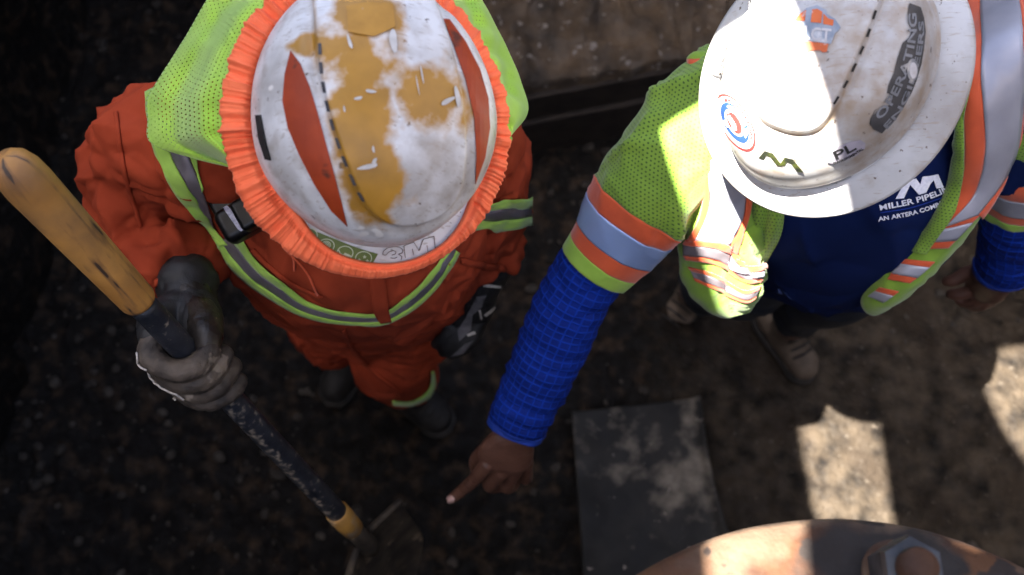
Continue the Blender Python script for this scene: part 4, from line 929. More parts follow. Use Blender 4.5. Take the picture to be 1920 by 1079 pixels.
def hat_mat(name, base, ochre=None, dirtc=(.30, .24, .18)):
    m, (N, L, bs, tc, mix, ramp, noise, cur) = material(name, base, tuple(x * .90 for x in base), scale=22, rough=.34, rough2=.5, bump=.06, bscale=220, spec=.5)
    at = N.new('ShaderNodeAttribute'); at.attribute_name = 'dirt'
    ad = N.new('ShaderNodeMath'); ad.operation = 'ADD'; L.new(noise(48, 9), ad.inputs[0]); L.new(at.outputs['Fac'], ad.inputs[1])
    cur = mix(ramp(ad.outputs[0], .50, .90), cur, dirtc)
    cur = mix(ramp(noise(11, 12), .44, .78, (0, 0, 0, 1), (.75, .75, .75, 1)), cur, tuple(x * .62 for x in dirtc))
    mpg = N.new('ShaderNodeMapping'); mpg.inputs['Scale'].default_value = (14, 90, 30); mpg.inputs['Rotation'].default_value = (.4, .7, .9); L.new(tc.outputs['Object'], mpg.inputs['Vector'])
    cur = mix(ramp(noise(4.5, 6, mpg.outputs[0]), .60, .68, (0, 0, 0, 1), (.5, .5, .5, 1)), cur, dirtc)
    cur = mix(ramp(noise(150, 4), .67, .73), cur, (.12, .09, .07))
    cur = mix(ramp(noise(42, 2), .73, .76), cur, (.08, .06, .05))
    if ochre:
        a2 = N.new('ShaderNodeAttribute'); a2.attribute_name = 'paint'; a3 = N.new('ShaderNodeMath'); a3.operation = 'ADD'
        mu = N.new('ShaderNodeMath'); mu.operation = 'MULTIPLY'; mu.inputs[1].default_value = .85; L.new(noise(60, 12), mu.inputs[0])
        L.new(mu.outputs[0], a3.inputs[0]); L.new(a2.outputs['Fac'], a3.inputs[1])
        oc = mix(ramp(noise(30, 6), .35, .7), ochre, tuple(x * .72 for x in ochre))
        cur = mix(ramp(a3.outputs[0], .66, 1.02), cur, oc)
        cur = mix(ramp(noise(26, 2), .70, .72), cur, (.74, .71, .67))
    L.new(cur, bs.inputs['Base Color']); return m
def blobs(px, L):
    r = np.zeros(len(px)); q3 = np.column_stack([px / 34.0, px[:, 0] * 0]); px = px + 16 * np.stack([fbm(q3, 191, 4), fbm(q3 + 50, 192, 4)], 1)
    for x, y, rx, ry, k in L: r = np.maximum(r, k * np.exp(-(((px[:, 0] - x) / rx) ** 2 + ((px[:, 1] - y) / ry) ** 2) ** 1.3))
    return r
# ======== left hat ========
H1 = P(701, 236, 1.035); n1, f1_, s1 = hat_frame(H1, .17, .05, (.13, 1))
a1, b1_, hh1 = .1235, .126, .125
m_hat1 = hat_mat('worn_white_hat', (.70, .695, .69), ochre=(.44, .22, .028))
hat1 = empty('hard_hat', H1, 'scuffed white hard hat with ochre paint patches and ruffled orange neck shade', 'hard hat', None)
V, F = shell_mesh(H1 + n1 * .004, n1, f1_, s1, a1, b1_, hh1, back=1.18)
N = out_normals(V, F, H1); px = proj(V)
panel = [(586, -60), (592, 40), (604, 150), (626, 235), (652, 310), (684, 378), (722, 412), (765, 418), (815, 404), (850, 372), (866, 320), (868, 240), (856, 150), (832, 60), (806, -10), (790, -80)]
panel = np.vstack([catmull(panel, 80)]); sd = sdf(panel, px); zl = (V - H1) @ n1; up = zl > .03
V = V + N * ((.0090 * sstep(9, -9, sd) - .0030 * np.exp(-((sd - 13) / 9) ** 2)) * up)[:, None]
sd2 = np.abs(zl - .012); V = V - N * (.0015 * np.exp(-(sd2 / .003) ** 2))[:, None]
paint = blobs(px, [(572, 84, 38, 26, .75), (640, 95, 70, 52, .7), (690, 35, 62, 44, .95), (700, 120, 70, 60, .55), (672, 235, 62, 120, .95), (698, 330, 60, 85, 1.0), (676, 130, 60, 60, .8), (705, 395, 45, 30, .6), (800, 180, 72, 68, .75), (872, 210, 34, 60, .6), (745, 170, 60, 60, .35), (625, 170, 26, 70, .33), (655, 330, 14, 70, .3), (598, 20, 20, 60, .4)])
dirt = .09 * blobs(px, [(790, 330, 80, 80, 1), (740, 380, 90, 40, 1)]) + .08 * np.exp(-(sd / 14) ** 2) * up + .09 * sstep(.03, 0, zl)
V2, F2 = thicken(V, F, -N, .003)
sh1 = mk('shell', V2, F2, m_hat1, parent=hat1, attr={'paint': np.concatenate([paint, paint]), 'dirt': np.concatenate([dirt, dirt])})
t1 = bvh(V, F)
BA, BB, BF = .1445, .160, .158
(bv, bf_), (bv0, bf0) = brim_mesh(H1, n1, f1_, s1, a1 * .90, b1_ * .95, BA, BB, BF)
brim1 = mk('brim', bv, bf_, m_hat1, parent=hat1, attr={'paint': np.zeros(len(bv)), 'dirt': np.full(len(bv), -.08)}); tb1 = bvh(bv0, bf0)
m_ochre = M('ochre_label', (.44, .22, .028), (.36, .175, .02), scale=40, rough=.5, dirt=(.45, .40, .32), dirt_scale=60, dirt_lo=.66, dirt_hi=.72)
m_ost = M('orange_sticker', (.34, .045, .010), (.27, .034, .008), scale=30, rough=.5, rough2=.6, dirt=(.10, .025, .012), dirt_scale=40, dirt_lo=.62, dirt_hi=.7, spec=.3)
dec('orange_sticker', t1, [[(546, 96), (535, 140), (531, 190), (541, 240), (562, 290), (590, 345), (622, 395), (652, 424), (640, 375), (626, 322), (611, 268), (597, 217), (582, 166), (564, 120)]], m_ost, sh1, step=8)
dec('orange_sticker', t1, [[(830, 36), (842, 38), (872, 80), (898, 130), (914, 185), (917, 240), (908, 295), (890, 345), (892, 290), (888, 220), (872, 150), (850, 88)]], m_ost, sh1, step=8)
dec('ochre_patch', t1, [[(650, 14), (690, 6), (736, 10), (741, 52), (702, 70), (654, 62)]], m_ochre, sh1, off=.0008, t=.0012, step=8)
m_slot2 = M('grey_slot', (.05, .05, .06), (.09, .088, .095), scale=60, rough=.7); m_scr = M('bare_scratch', (.56, .54, .51), (.46, .44, .41), scale=90, rough=.6)
for x_, y_, a_, l_, w_ in ((656, 80, 75, 26, 7), (737, 78, 85, 40, 16), (695, 172, 12, 22, 6), (672, 185, -18, 16, 6), (690, 312, -14, 44, 8), (702, 302, -60, 16, 6), (838, 190, -25, 26, 10), (856, 182, 80, 36, 10), (700, 280, 85, 12, 5), (585, 150, 70, 20, 4), (790, 140, 80, 40, 2.5), (782, 160, 80, 36, 2), (646, 205, 80, 14, 3)):
    ph_ = np.linspace(0, 2 * math.pi, 12, endpoint=False); rr_ = 1 + .15 * np.sin(ph_ * 2 + x_) + .10 * np.sin(ph_ * 3 + y_); ca2, sa2 = math.cos(math.radians(a_)), math.sin(math.radians(a_))
    dec('scratch', t1, [[(x_ + (ca2 * l_ / 2 * math.cos(t) - sa2 * w_ / 2 * math.sin(t)) * r, y_ + (sa2 * l_ / 2 * math.cos(t) + ca2 * w_ / 2 * math.sin(t)) * r) for t, r in zip(ph_, rr_)]], m_scr, sh1, off=.0016, t=.0002, step=5)
# dark slots in the left groove
gr_ = catmull([(600, 70), (606, 150), (624, 232), (650, 308), (682, 376), (706, 404)], 120)
for k in range(4, 112, 12): dec('vent_slot', t1, [[tuple(gr_[k] + [-3, 0]), tuple(gr_[k] + [2, 0]), tuple(gr_[k + 7] + [2, 0]), tuple(gr_[k + 7] + [-3, 0])]], m_slot2, sh1, off=.0006, step=6)
dec('side_slot', t1, [[(482, 216), (491, 216), (501, 268), (510, 300), (500, 298), (488, 260)]], m_slot, sh1, off=.0008, t=.0015, step=6)
# brim print: green label with ring icons, raised 3M outline
m_grn = M('green_label', (.13, .17, .035), (.10, .135, .03), scale=30, rough=.5); m_pale = M('pale_print', (.48, .52, .36), (.42, .46, .32), scale=90, rough=.6)
z3 = lambda pts: [(540 + x / 6, 390 + y / 6) for x, y in pts]
dec('green_label', tb1, [z3([(110, 160), (330, 270), (480, 330), (700, 420), (860, 475), (1010, 517), (950, 622), (820, 610), (640, 575), (430, 500), (270, 400), (120, 230)])], m_grn, brim1, step=5)
def ringpx(cx, cy, rx, ry, w, k=22): 
    th = np.linspace(0, 2 * math.pi, k, endpoint=False); return [[(cx + rx * math.cos(t), cy + ry * math.sin(t)), (cx + rx * math.cos(u), cy + ry * math.sin(u)), (cx + (rx - w) * math.cos(u), cy + (ry - w) * math.sin(u)), (cx + (rx - w) * math.cos(t), cy + (ry - w) * math.sin(t))] for t, u in zip(th, np.roll(th, -1))]
rg = []
for cx, cy in ((240, 300), (430, 420), (640, 500), (848, 560)): rg += [z3(q) for q in ringpx(cx, cy, 95, 78, 10)]
for r in (52, 36, 18): rg += [z3(q) for q in ringpx(430, 410, r, r * .85, 8, 14)]
for cx, cy in ((860, 545), (800, 578), (890, 590)): rg += [z3([(cx, cy - 20), (cx + 8, cy - 5), (cx + 22, cy - 4), (cx + 10, cy + 5), (cx + 14, cy + 18), (cx, cy + 10), (cx - 14, cy + 18), (cx - 10, cy + 5), (cx - 22, cy - 4), (cx - 8, cy - 5)])]
rg += [z3([(560, 470), (590, 520), (650, 545), (720, 540), (690, 520), (640, 500), (620, 520), (590, 500), (575, 465)])]
dec('label_icons', tb1, rg, m_pale, brim1, off=.0016, t=.0003, step=30)
m_emb = M('moulded_line', (.13, .10, .09), (.20, .16, .14), scale=60, rough=.6)
def outline(pts, w=4.5):
    o = []
    for p, q in zip(pts[:-1], pts[1:]):
        p = np.array(p, float); q = np.array(q, float); d = nrm(q - p); nn = np.array([-d[1], d[0]]) * w; o.append(z3([tuple(p + nn), tuple(q + nn), tuple(q - nn), tuple(p - nn)]))
    return o
em = outline([(1062, 520), (1075, 480), (1120, 448), (1190, 435), (1250, 440), (1290, 470), (1282, 505), (1240, 520), (1280, 545), (1270, 580)], 3.5) + outline([(1062, 525), (1100, 530), (1130, 495), (1180, 478), (1215, 490), (1200, 520), (1165, 530)], 3) + outline([(1150, 560), (1200, 565), (1225, 550)], 3)
em += outline([(1300, 425), (1312, 520), (1318, 560)], 3.5) + outline([(1300, 425), (1412, 382), (1470, 480), (1520, 350), (1640, 318), (1652, 450)], 3.5) + outline([(1395, 460), (1412, 530)], 3) + outline([(1480, 470), (1510, 360)], 3) + outline([(1560, 420), (1570, 490)], 3)
dec('moulded_lettering', tb1, em, m_emb, brim1, off=.0008, t=.0006, step=40)
# elastic edge
nphi = 1200; ph = np.linspace(0, 2 * math.pi, nphi, endpoint=False); sa_, ca_ = np.sin(ph), np.cos(ph)
frontness = sstep(.55, .95, sa_); leftn = sstep(.2, -.6, ca_)
win = .027 - .0150 * frontness + .006 * leftn
ruf = (1 - .8 * frontness)
wv = vnoise(np.stack([ph * 21, ph * 0 + .5, ph * 0], 1), 141) + .6 * vnoise(np.stack([ph * 44, ph * 0 + .5, ph * 0], 1), 142)
prof = [(-1.0, .001), (-.93, .0060), (-.82, .0075), (-.70, .0050), (-.62, .0042), (-.52, .0075), (-.38, .0095), (-.2, .0098), (-.02, .0085), (.1, .005), (.22, .0), (.25, -.006), (.1, -.012), (-.3, -.012)]
wf = vnoise(np.stack([ph * 62, ph * 0 + .5, ph * 0], 1), 143) + .5 * vnoise(np.stack([ph * 110, ph * 0 + .5, ph * 0], 1), 144)
rows = []
bo = np.where(sa_ > 0, BF, BB)
for k, (q, z) in enumerate(prof):
    edge = 1 if q < -.5 else 0
    amp_o = .0024 if q > -.25 else 0; hfz = .0030 if -.75 < q < -.3 else (.0014 if q >= -.3 else 0)
    off = q * win + amp_o * (wv + .6 * wf) * ruf
    zz = z + (.005 if q < -.3 else .002) - .012 * (1 if q > -.3 else .75) + (.0034 * wv * (1.1 if -.5 < q < .12 else .4) * (k < 10) * (q > -.8) + hfz * wf) * ruf + .0010 * wf * frontness * (q > -.5)
    L0 = np.sqrt((BA * ca_) ** 2 + (bo * sa_) ** 2)
    fac = (L0 + off) / L0
    rows.append(H1 + (BA * ca_ * fac)[:, None] * s1 + (bo * sa_ * fac)[:, None] * f1_ + (zz)[:, None] * n1)
V = np.vstack(rows); F = grid_faces(len(prof), nphi, True); Nn = vnormals(V, F); Nn = Nn if Nn[6 * nphi] @ n1 > 0 else -Nn
V2, F2 = thicken(V, F, -Nn, .0012); el = mk('elastic_edge', V2, F2, m_elastic, parent=hat1)
# gathered stitch line on the inner side
V, F = [], []
# neck shade
out_ = [(443, 316, 1.10), (360, 296, 1.165), (283, 268, 1.215), (277, 225, 1.235), (275, 188, 1.245), (292, 158, 1.245), (345, 75, 1.235), (392, -5, 1.22), (470, -110, 1.20), (590, -190, 1.19), (730, -200, 1.19), (850, -110, 1.19), (905, 5, 1.20), (952, 95, 1.22), (985, 182, 1.24), (986, 215, 1.235), (966, 243, 1.20), (950, 262, 1.13)]
O = np.array([P(x, y, d) for x, y, d in out_]); nO = 220; O = catmull(O, nO)
lo_ = O - H1; lx = lo_ @ s1; ly = lo_ @ f1_; phi = np.unwrap(np.arctan2(ly / BB, lx / BA))
inn = H1 + (BA * .985 * np.cos(phi))[:, None] * s1 + (np.where(np.sin(phi) > 0, BF, BB) * .985 * np.sin(phi))[:, None] * f1_ - n1 * .016
nS = 40; V = []; uvs = []
for i in range(nS):
    k = i / (nS - 1); p = inn * (1 - k) + O * k
    arc = math.sin(k * math.pi); big = .040 * np.exp(-((k - .30) / .16) ** 2) * (np.cos(phi) < -.2) - .022 * np.exp(-((k - .62) / .14) ** 2) * (np.cos(phi) < -.2); big = big * np.abs(np.cos(phi)); fo = big + .019 * vnoise(np.stack([phi * 4.5 + k * 1.3, phi * 0 + k * 1.2, phi * 0], 1), 151) + .010 * vnoise(np.stack([phi * 12 - k * 2, phi * 0 + k * 2, phi * 0], 1), 152)
    p = p + n1 * ((-.010 * arc) + fo * (.2 + arc * .9) * (k > .02))[:, None]; V.append(p)
V = np.array(V)
for i in range(nS):
    k = i / (nS - 1); uvs.append(np.stack([np.cumsum(np.concatenate([[0], np.linalg.norm(np.diff(V[nS // 2], axis=0), axis=1)])), np.full(nO, k * .11)], 1))
Vf = V.reshape(-1, 3); F = grid_faces(nS, nO); Nn = vnormals(Vf, F); Nn = Nn if (Nn @ n1).mean() > 0 else -Nn
uv = np.vstack(uvs); V2, F2 = thicken(Vf, F, Nn, .0008); ns = mk('neck_shade', V2, F2, m_mesh, parent=hat1, uv=np.vstack([uv, uv]))
for colm in (0, nO - 1):
    path = V[2:, colm] + Nn.reshape(nS, nO, 3)[2:, colm] * .001; v, f = capsule(path[::3], [.0038] * len(path[::3]), nu=10, n=60); mk('hem', v, f, m_limec, parent=ns)

# black clip-on device by the hat's edge
gx_, gy_ = 452, 405
p, nrm_ = cast(tc1, gx_, gy_); dd = (p - CAM) @ FWD
dev = empty('clip_on_device', P(gx_, gy_, dd), 'small black plastic device clipped on the orange chest below the hat', 'device')
ez = nrm(-FWD * .8 + np.array([0, 0, .3])); ex = nrm(RGT * .87 - UPV * -.5); ex = nrm(ex - ez * (ex @ ez)); ey = np.cross(ez, ex)
k_ = dd / FPX
V, F = box(P(428, 376, dd - .014), (ex, ey, ez), (34 * k_, 30 * k_, .014), .55, 4); mk('clip_body', V, F, m_black, parent=dev)
V, F = box(P(452, 414, dd - .024), (ex, ey, ez), (40 * k_, 33 * k_, .019), .6, 5); mk('lower_body', V, F, m_black, parent=dev); tdv = bvh(V, F)
V, F = box(P(478, 394, dd - .040), (ex, ey, ez), (36 * k_, 30 * k_, .015), .5, 4); mk('upper_body', V, F, m_black, parent=dev)
m_lab = M('pale_label', (.42, .42, .52), (.25, .25, .33), scale=300, rough=.4)
dec('label', tdv, [[(419, 391), (426, 386), (432, 392), (453, 427), (457, 430), (452, 434), (446, 430)]], m_lab, dev, off=.0008, step=6)

# ======== right hat ========
H2 = P(1546, 147, 1.105); n2, f2_, s2 = hat_frame(H2, -.20, .15, (-.55, 1))
a2, b2, hh2 = .1065, .132, .118
m_hat2 = hat_mat('dusty_white_hat', (.48, .475, .47), dirtc=(.30, .225, .155))
hat2 = empty('hard_hat', H2, 'dusty white full brim hard hat with stickers, half lit by sun', 'hard hat')
c2 = H2 - f2_ * .004
V, F = shell_mesh(c2 + n2 * .004, n2, f2_, s2, a2, b2, hh2, e2=.78)
N = out_normals(V, F, H2); px = proj(V); zl = (V - H2) @ n2
ridge = [(1418, -80), (1413, 60), (1412, 140), (1417, 190), (1432, 222), (1460, 238), (1495, 246), (1528, 241), (1552, 220), (1575, 178), (1605, 112), (1640, 30), (1668, -50)]
ridge = catmull(ridge, 90); sd = sdf(ridge, px); up = zl > .03
V = V + N * ((.0095 * sstep(9, -9, sd) - .0016 * np.exp(-((sd - 10) / 6) ** 2)) * up)[:, None]
bead = np.exp(-((zl - .012) / .005) ** 2); V = V + N * (.0030 * bead)[:, None]                       # rolled bead above the brim
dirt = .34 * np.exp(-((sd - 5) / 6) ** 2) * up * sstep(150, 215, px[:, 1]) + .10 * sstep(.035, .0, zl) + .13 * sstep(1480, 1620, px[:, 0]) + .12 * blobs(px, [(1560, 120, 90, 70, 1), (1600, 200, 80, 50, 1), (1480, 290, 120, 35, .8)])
V2, F2 = thicken(V, F, -N, .003); sh2 = mk('shell', V2, F2, m_hat2, parent=hat2, attr={'dirt': np.concatenate([dirt, dirt])}); t2 = bvh(V, F)
(bv, bf_), (bv0, bf0) = brim_mesh(H2, n2, f2_, s2, a2 * .97, b2 * .97, .1450, .166, .158, droop=.016)
brim2 = mk('brim', bv, bf_, m_hat2, parent=hat2, attr={'dirt': np.full(len(bv), -.04)}); tb2 = bvh(bv0, bf0)
# slots along the ridge
gl_ = catmull([(1641, 20), (1625, 68), (1610, 104), (1592, 144), (1576, 172), (1556, 206)], 100)
for k in range(0, 96, 17):
    e = gl_[min(99, k + 8)]; b_ = gl_[k]; w_ = np.array([1.6, .8]); dec('vent_slot', t2, [[tuple(b_ - w_), tuple(b_ + w_), tuple(e + w_), tuple(e - w_)]], m_slot, sh2, off=.0008, t=.0004, step=6)
# side sockets on the brim, right
m_socket = M('hat_socket', (.66, .65, .64), (.56, .54, .52), scale=30, rough=.4)
for Lp, Rp, mt, nm in (([(1713, 8), (1722, 35), (1722, 70)], [(1734, 2), (1744, 38), (1742, 78)], m_socket, 'accessory_slot'), ([(1734, 108), (1728, 140), (1720, 150)], [(1748, 106), (1744, 142), (1738, 152)], m_socket, 'accessory_slot'),
                       ([(1726, 152), (1722, 175), (1708, 206)], [(1736, 152), (1734, 178), (1719, 208)], m_slot, 'slot_opening'), ([(1706, 206), (1698, 226), (1683, 242)], [(1718, 210), (1712, 230), (1692, 248)], m_socket, 'accessory_slot'),
                       ([(1660, 275), (1630, 300), (1594, 322)], [(1668, 280), (1638, 308), (1598, 332)], m_socket, 'accessory_slot')):
    V, F, uv = strip(tb2, Lp, Rp, n=14, m=5, off=.001, t=.004 if mt is m_socket else .001, relax=0); mk(nm, V, F, mt, parent=brim2, smooth=False)
# stickers
m_sblk = M('black_sticker', (.055, .053, .055), (.038, .037, .038), scale=60, rough=.5, dirt=(.30, .26, .22), dirt_scale=34, dirt_lo=.60, dirt_hi=.72)
m_sgry = M('grey_sticker', (.20, .205, .22), (.15, .155, .165), scale=60, rough=.5, dirt=(.45, .42, .38), dirt_scale=45, dirt_lo=.58, dirt_hi=.7)
m_slav = M('lavender_label', (.36, .33, .38), (.30, .28, .32), scale=60, rough=.4, dirt=(.25, .20, .17), dirt_scale=50, dirt_lo=.6, dirt_hi=.75)
m_swht = M('white_sticker', (.55, .53, .53), (.45, .43, .43), scale=60, rough=.45, dirt=(.36, .30, .24), dirt_scale=50, dirt_lo=.6, dirt_hi=.75)
m_sred = M('red_sticker', (.42, .035, .03), (.35, .03, .028), scale=60, rough=.45, dirt=(.6, .5, .45), dirt_scale=60, dirt_lo=.66, dirt_hi=.7)
m_sblu = M('blue_sticker', (.02, .06, .22), (.02, .05, .17), scale=60, rough=.45)
m_sorg = M('orange_house_sticker', (.62, .13, .03), (.5, .10, .025), scale=60, rough=.5, dirt=(.62, .58, .54), dirt_scale=75, dirt_lo=.56, dirt_hi=.66)
m_ssil = M('grey_blue_sticker', (.20, .24, .30), (.30, .33, .38), scale=80, rough=.45, dirt=(.58, .57, .57), dirt_scale=60, dirt_lo=.56, dirt_hi=.68)
m_ink = M('black_ink', (.012, .012, .013), (.03, .03, .03), scale=80, rough=.5)
za = lambda pts: [(1440 + x / 4.15, y / 4.15) for x, y in pts]
dec('lettered_sticker', t2, [za([(1095, 30), (1180, 62), (1205, 140), (1218, 250), (1205, 380), (1185, 500), (1150, 620), (1110, 720), (1050, 830), (985, 930), (925, 985), (880, 1035), (820, 1005), (788, 965), (795, 925), (835, 850), (880, 840), (920, 850), (950, 800), (968, 745), (925, 725), (935, 660), (975, 575), (990, 520), (1005, 455), (1045, 335), (1085, 305), (1110, 260), (1110, 215), (1092, 175), (1085, 110)])], m_sblk, sh2, off=.0009, step=6)
V, F = text_decal(t2, 'OPERATING', za([(862, 930), (940, 840), (1010, 715), (1062, 590), (1100, 470), (1128, 350), (1142, 230), (1140, 110)]), 14, off=.0017); mk('sticker_lettering', V, F, m_sgry, parent=sh2, smooth=False)
V, F = text_decal(t2, 'ENGINEERS', za([(915, 1000), (1000, 905), (1070, 780), (1120, 650), (1160, 510), (1185, 380), (1198, 270), (1198, 170)]), 9.5, off=.0017); mk('sticker_lettering', V, F, m_sgry, parent=sh2, smooth=False)
dec('sticker_seal', t2, [[(x, y) for x, y in za([(1110 + 42 * math.cos(t), 545 + 88 * math.sin(t)) for t in np.linspace(0, 6.283, 22, endpoint=False)])]], m_sgry, sh2, off=.0020, step=6)
dec('sticker_seal', t2, [[(x, y) for x, y in za([(1112 + 28 * math.cos(t), 548 + 62 * math.sin(t)) for t in np.linspace(0, 6.283, 22, endpoint=False)])]], m_swht, sh2, off=.0026, step=6)
# house-shaped sticker
dec('house_sticker', t2, [za([(185, 148), (245, 98), (262, 105), (300, 68), (385, 45), (458, 85), (455, 110), (520, 150), (565, 215), (545, 245), (520, 262), (490, 345), (255, 310), (225, 215), (212, 165)])], m_ssil, sh2, off=.0008, step=6)
dec('house_roof', t2, [za([(212, 160), (250, 115), (300, 85), (290, 168), (220, 172)]), za([(345, 82), (385, 75), (425, 100), (415, 185), (335, 178)]), za([(432, 112), (470, 150), (512, 162), (505, 205), (430, 192)])], m_sorg, sh2, off=.0014, step=6)
dec('house_base', t2, [za([(268, 322), (470, 345), (458, 408), (425, 412), (405, 395), (330, 398), (308, 432), (292, 398), (285, 432), (266, 430)])], m_sorg, sh2, off=.0014, step=6)
V, F = text_decal(t2, 'LCT', za([(275, 300), (385, 318), (485, 328)]), 23, off=.0015); mk('sticker_lettering', V, F, m_swht, parent=sh2, smooth=False)
dec('faded_mark', t2, [za([(165, 315), (178, 318), (170, 345), (190, 345), (188, 360), (150, 358)]), za([(208, 312), (224, 316), (210, 384), (196, 380)])], m_sorg, sh2, step=6)
# pale oval label
zb = lambda pts: [(1320 + x / 3.997, 150 + y / 3.997) for x, y in pts]
dec('oval_label', t2, [zb([(915, 590), (940, 540), (1010, 495), (1100, 460), (1170, 448), (1205, 470), (1200, 510), (1140, 560), (1050, 600), (960, 622), (925, 615)])], m_slav, sh2, step=6)
V, F = text_decal(t2, 'PL', zb([(985, 590), (1060, 555), (1140, 510)]), 15, off=.0015); mk('label_lettering', V, F, m_ink, parent=sh2, smooth=False)
V, F = text_decal(t2, 'ENVIRONMENTAL', zb([(968, 628), (1050, 595), (1120, 560), (1190, 515)]), 4.2, off=.0015); mk('label_lettering', V, F, m_ink, parent=sh2, smooth=False)
m_dk = M('dark_print', (.014, .016, .010), (.05, .06, .012), scale=90, rough=.5)
def zigzag(pts, w):
    o = []
    for p, q in zip(pts[:-1], pts[1:]):
        p = np.array(p, float); q = np.array(q, float); d = nrm(q - p); nn = np.array([-d[1], d[0]]) * w; o.append(zb([tuple(p + nn - d * w * .6), tuple(q + nn + d * w * .6), tuple(q - nn + d * w * .6), tuple(p - nn - d * w * .6)]))
    return o
for pl in (zb([(412, 580), (455, 528), (518, 547), (590, 642), (548, 634), (500, 574), (470, 563), (450, 592)]), zb([(572, 626), (606, 576), (668, 591), (746, 688), (702, 682), (652, 620), (622, 611), (604, 638)])): dec('printed_mark', t2, [pl], m_dk, sh2, off=.0008, step=4)
# round badge sticker
th_ = np.linspace(0, 2 * math.pi, 40, endpoint=False); bc = np.array([242, 318.]); e1_ = np.array([110, 195.]); e2_ = np.array([-88, 50.]) 
def badge(k, a=0, b=40): return zb([tuple(bc + k * (e1_ * math.cos(t) + e2_ * math.sin(t))) for t in th_[a:b]])
for k, mt, of in ((1.06, m_sred, .0008), (.97, m_swht, .0013), (.74, m_sblu, .0018), (.50, m_swht, .0023), (.40, m_sred, .0027)):
    dec('round_badge', t2, [badge(k)], mt, sh2, off=of, t=.0003, step=5)
def arc_text(txt, k, a0, a1, h, mt, of):
    aa = np.linspace(a0, a1, 24); pth = zb([tuple(bc + k * (e1_ * math.cos(t) + e2_ * math.sin(t))) for t in aa]); V, F = text_decal(t2, txt, pth, h, off=of); mk('badge_lettering', V, F, mt, parent=sh2, smooth=False)
arc_text('BRICK UNION WEST', .78, math.pi * 1.05, math.pi * 1.95, 5, m_sred, .0020)
arc_text('ORGANIZED 1897', .55, math.pi * 1.05, math.pi * 1.95, 5, m_swht, .0025)
dec('badge_emblem', t2, [zb([(190, 270), (212, 262), (255, 330), (262, 372), (236, 378), (226, 332)]), zb([(165, 300), (180, 295), (205, 345), (195, 352)])], m_swht, sh2, off=.0032, t=.0003, step=5)
# torn dark strip at the left edge
V, F, uv = strip(t2, [(1396, -12), (1372, 38), (1356, 90), (1349, 142)], [(1404, -8), (1381, 42), (1364, 92), (1355, 146)], n=24, m=4, off=.001, t=.0006); mk('torn_strip', V, F, m_sblk, parent=sh2)
V, F = text_decal(t2, 'ENGINEER', [(1356, 138), (1364, 90), (1381, 42), (1400, 4)], 4.5, off=.002); mk('sticker_lettering', V, F, m_swht, parent=sh2, smooth=False)
p, nq = (q_[0] for q_ in cast_pts(t2, [(1353, 146)], 0))
V, F = capsule([p, p + nq * .004 - s2 * .003, p + nq * .006 - s2 * .008], [.0022, .002, .0008], nu=8, flat=.3); mk('peeled_corner', V, F, m_sblk, parent=sh2)

# ------------------------------------------------------------------ muddy steel plate and flanged riser
pz = .05
c4 = [PZ(1072, 772, pz), PZ(1311, 745, pz), PZ(1372, 992, pz), PZ(1392, 1090, pz), PZ(1082, 1110, pz)]
n_, m_ = 60, 50; V = []
tl, trr, br, bl_ = PZ(1072, 772, pz), PZ(1311, 745, pz), PZ(1390, 1075, pz), PZ(1095, 1100, pz)
for i in range(n_):
    for j in range(m_):
        a = i / (n_ - 1); b = j / (m_ - 1); q = (tl * (1 - b) + trr * b) * (1 - a) + (bl_ * (1 - b) + br * b) * a
        q = q + (trr - tl) * (-.05 * math.sin(a * math.pi)) * (b > .5) * (b - .5) * 2
        q[2] += .016 * math.exp(-((1 - b) / .05) ** 2) + .02 * (b - .5) ** 2 - .005; V.append(q)
V = np.array(V); V[:, 2] += .002 * fbm(V * 12, 161, 3); F = grid_faces(n_, m_); N = vnormals(V, F); N = N if N[0][2] > 0 else -N
mp, (N_, L_, bs_, tc_, mix_, ramp_, noise_, cur_) = material('muddy_black_plate', (.007, .0065, .006), (.018, .016, .014), scale=9, rough=.52, rough2=.68, metal=.0, spec=.22, bump=.4, bscale=60, speck=(.22, .19, .16), speck_scale=42, speck_t=.70)
at_ = N_.new('ShaderNodeAttribute'); at_.attribute_name = 'smear'; ad_ = N_.new('ShaderNodeMath'); ad_.operation = 'ADD'
ms_ = N_.new('ShaderNodeMath'); ms_.operation = 'MULTIPLY'; ms_.inputs[1].default_value = .9; mpp_ = N_.new('ShaderNodeMapping'); mpp_.inputs['Scale'].default_value = (24, 24, 24); mpp_.inputs['Rotation'].default_value = (0, 0, .5); L_.new(tc_.outputs['Object'], mpp_.inputs['Vector']); L_.new(noise_(1.0, 12, mpp_.outputs[0]), ms_.inputs[0]); L_.new(ms_.outputs[0], ad_.inputs[0]); L_.new(at_.outputs['Fac'], ad_.inputs[1])
L_.new(mix_(ramp_(ad_.outputs[0], .58, .95), cur_, (.16, .135, .105)), bs_.inputs['Base Color'])
px = proj(V); sm = blobs(px, [(1285, 900, 70, 60, .42), (1190, 830, 60, 70, .18), (1290, 790, 22, 90, .30), (1090, 800, 40, 60, .2), (1165, 890, 50, 25, .25), (1340, 960, 30, 90, .15)])
V2, F2 = thicken(V, F, -N, .006)
for k in range(len(V2)): pass
mk('steel_plate', V2, F2, mp, attr={'smear': np.concatenate([sm, sm])}, label='dark steel plate smeared with dried mud lying beside the rusty flange', cat='plate')
z0 = 1.68
A3, B3, C3 = PZ(1190, 1079, z0)[:2], PZ(1530, 968, z0)[:2], PZ(1920, 1050, z0)[:2]
D = 2 * (A3[0] * (B3[1] - C3[1]) + B3[0] * (C3[1] - A3[1]) + C3[0] * (A3[1] - B3[1]))
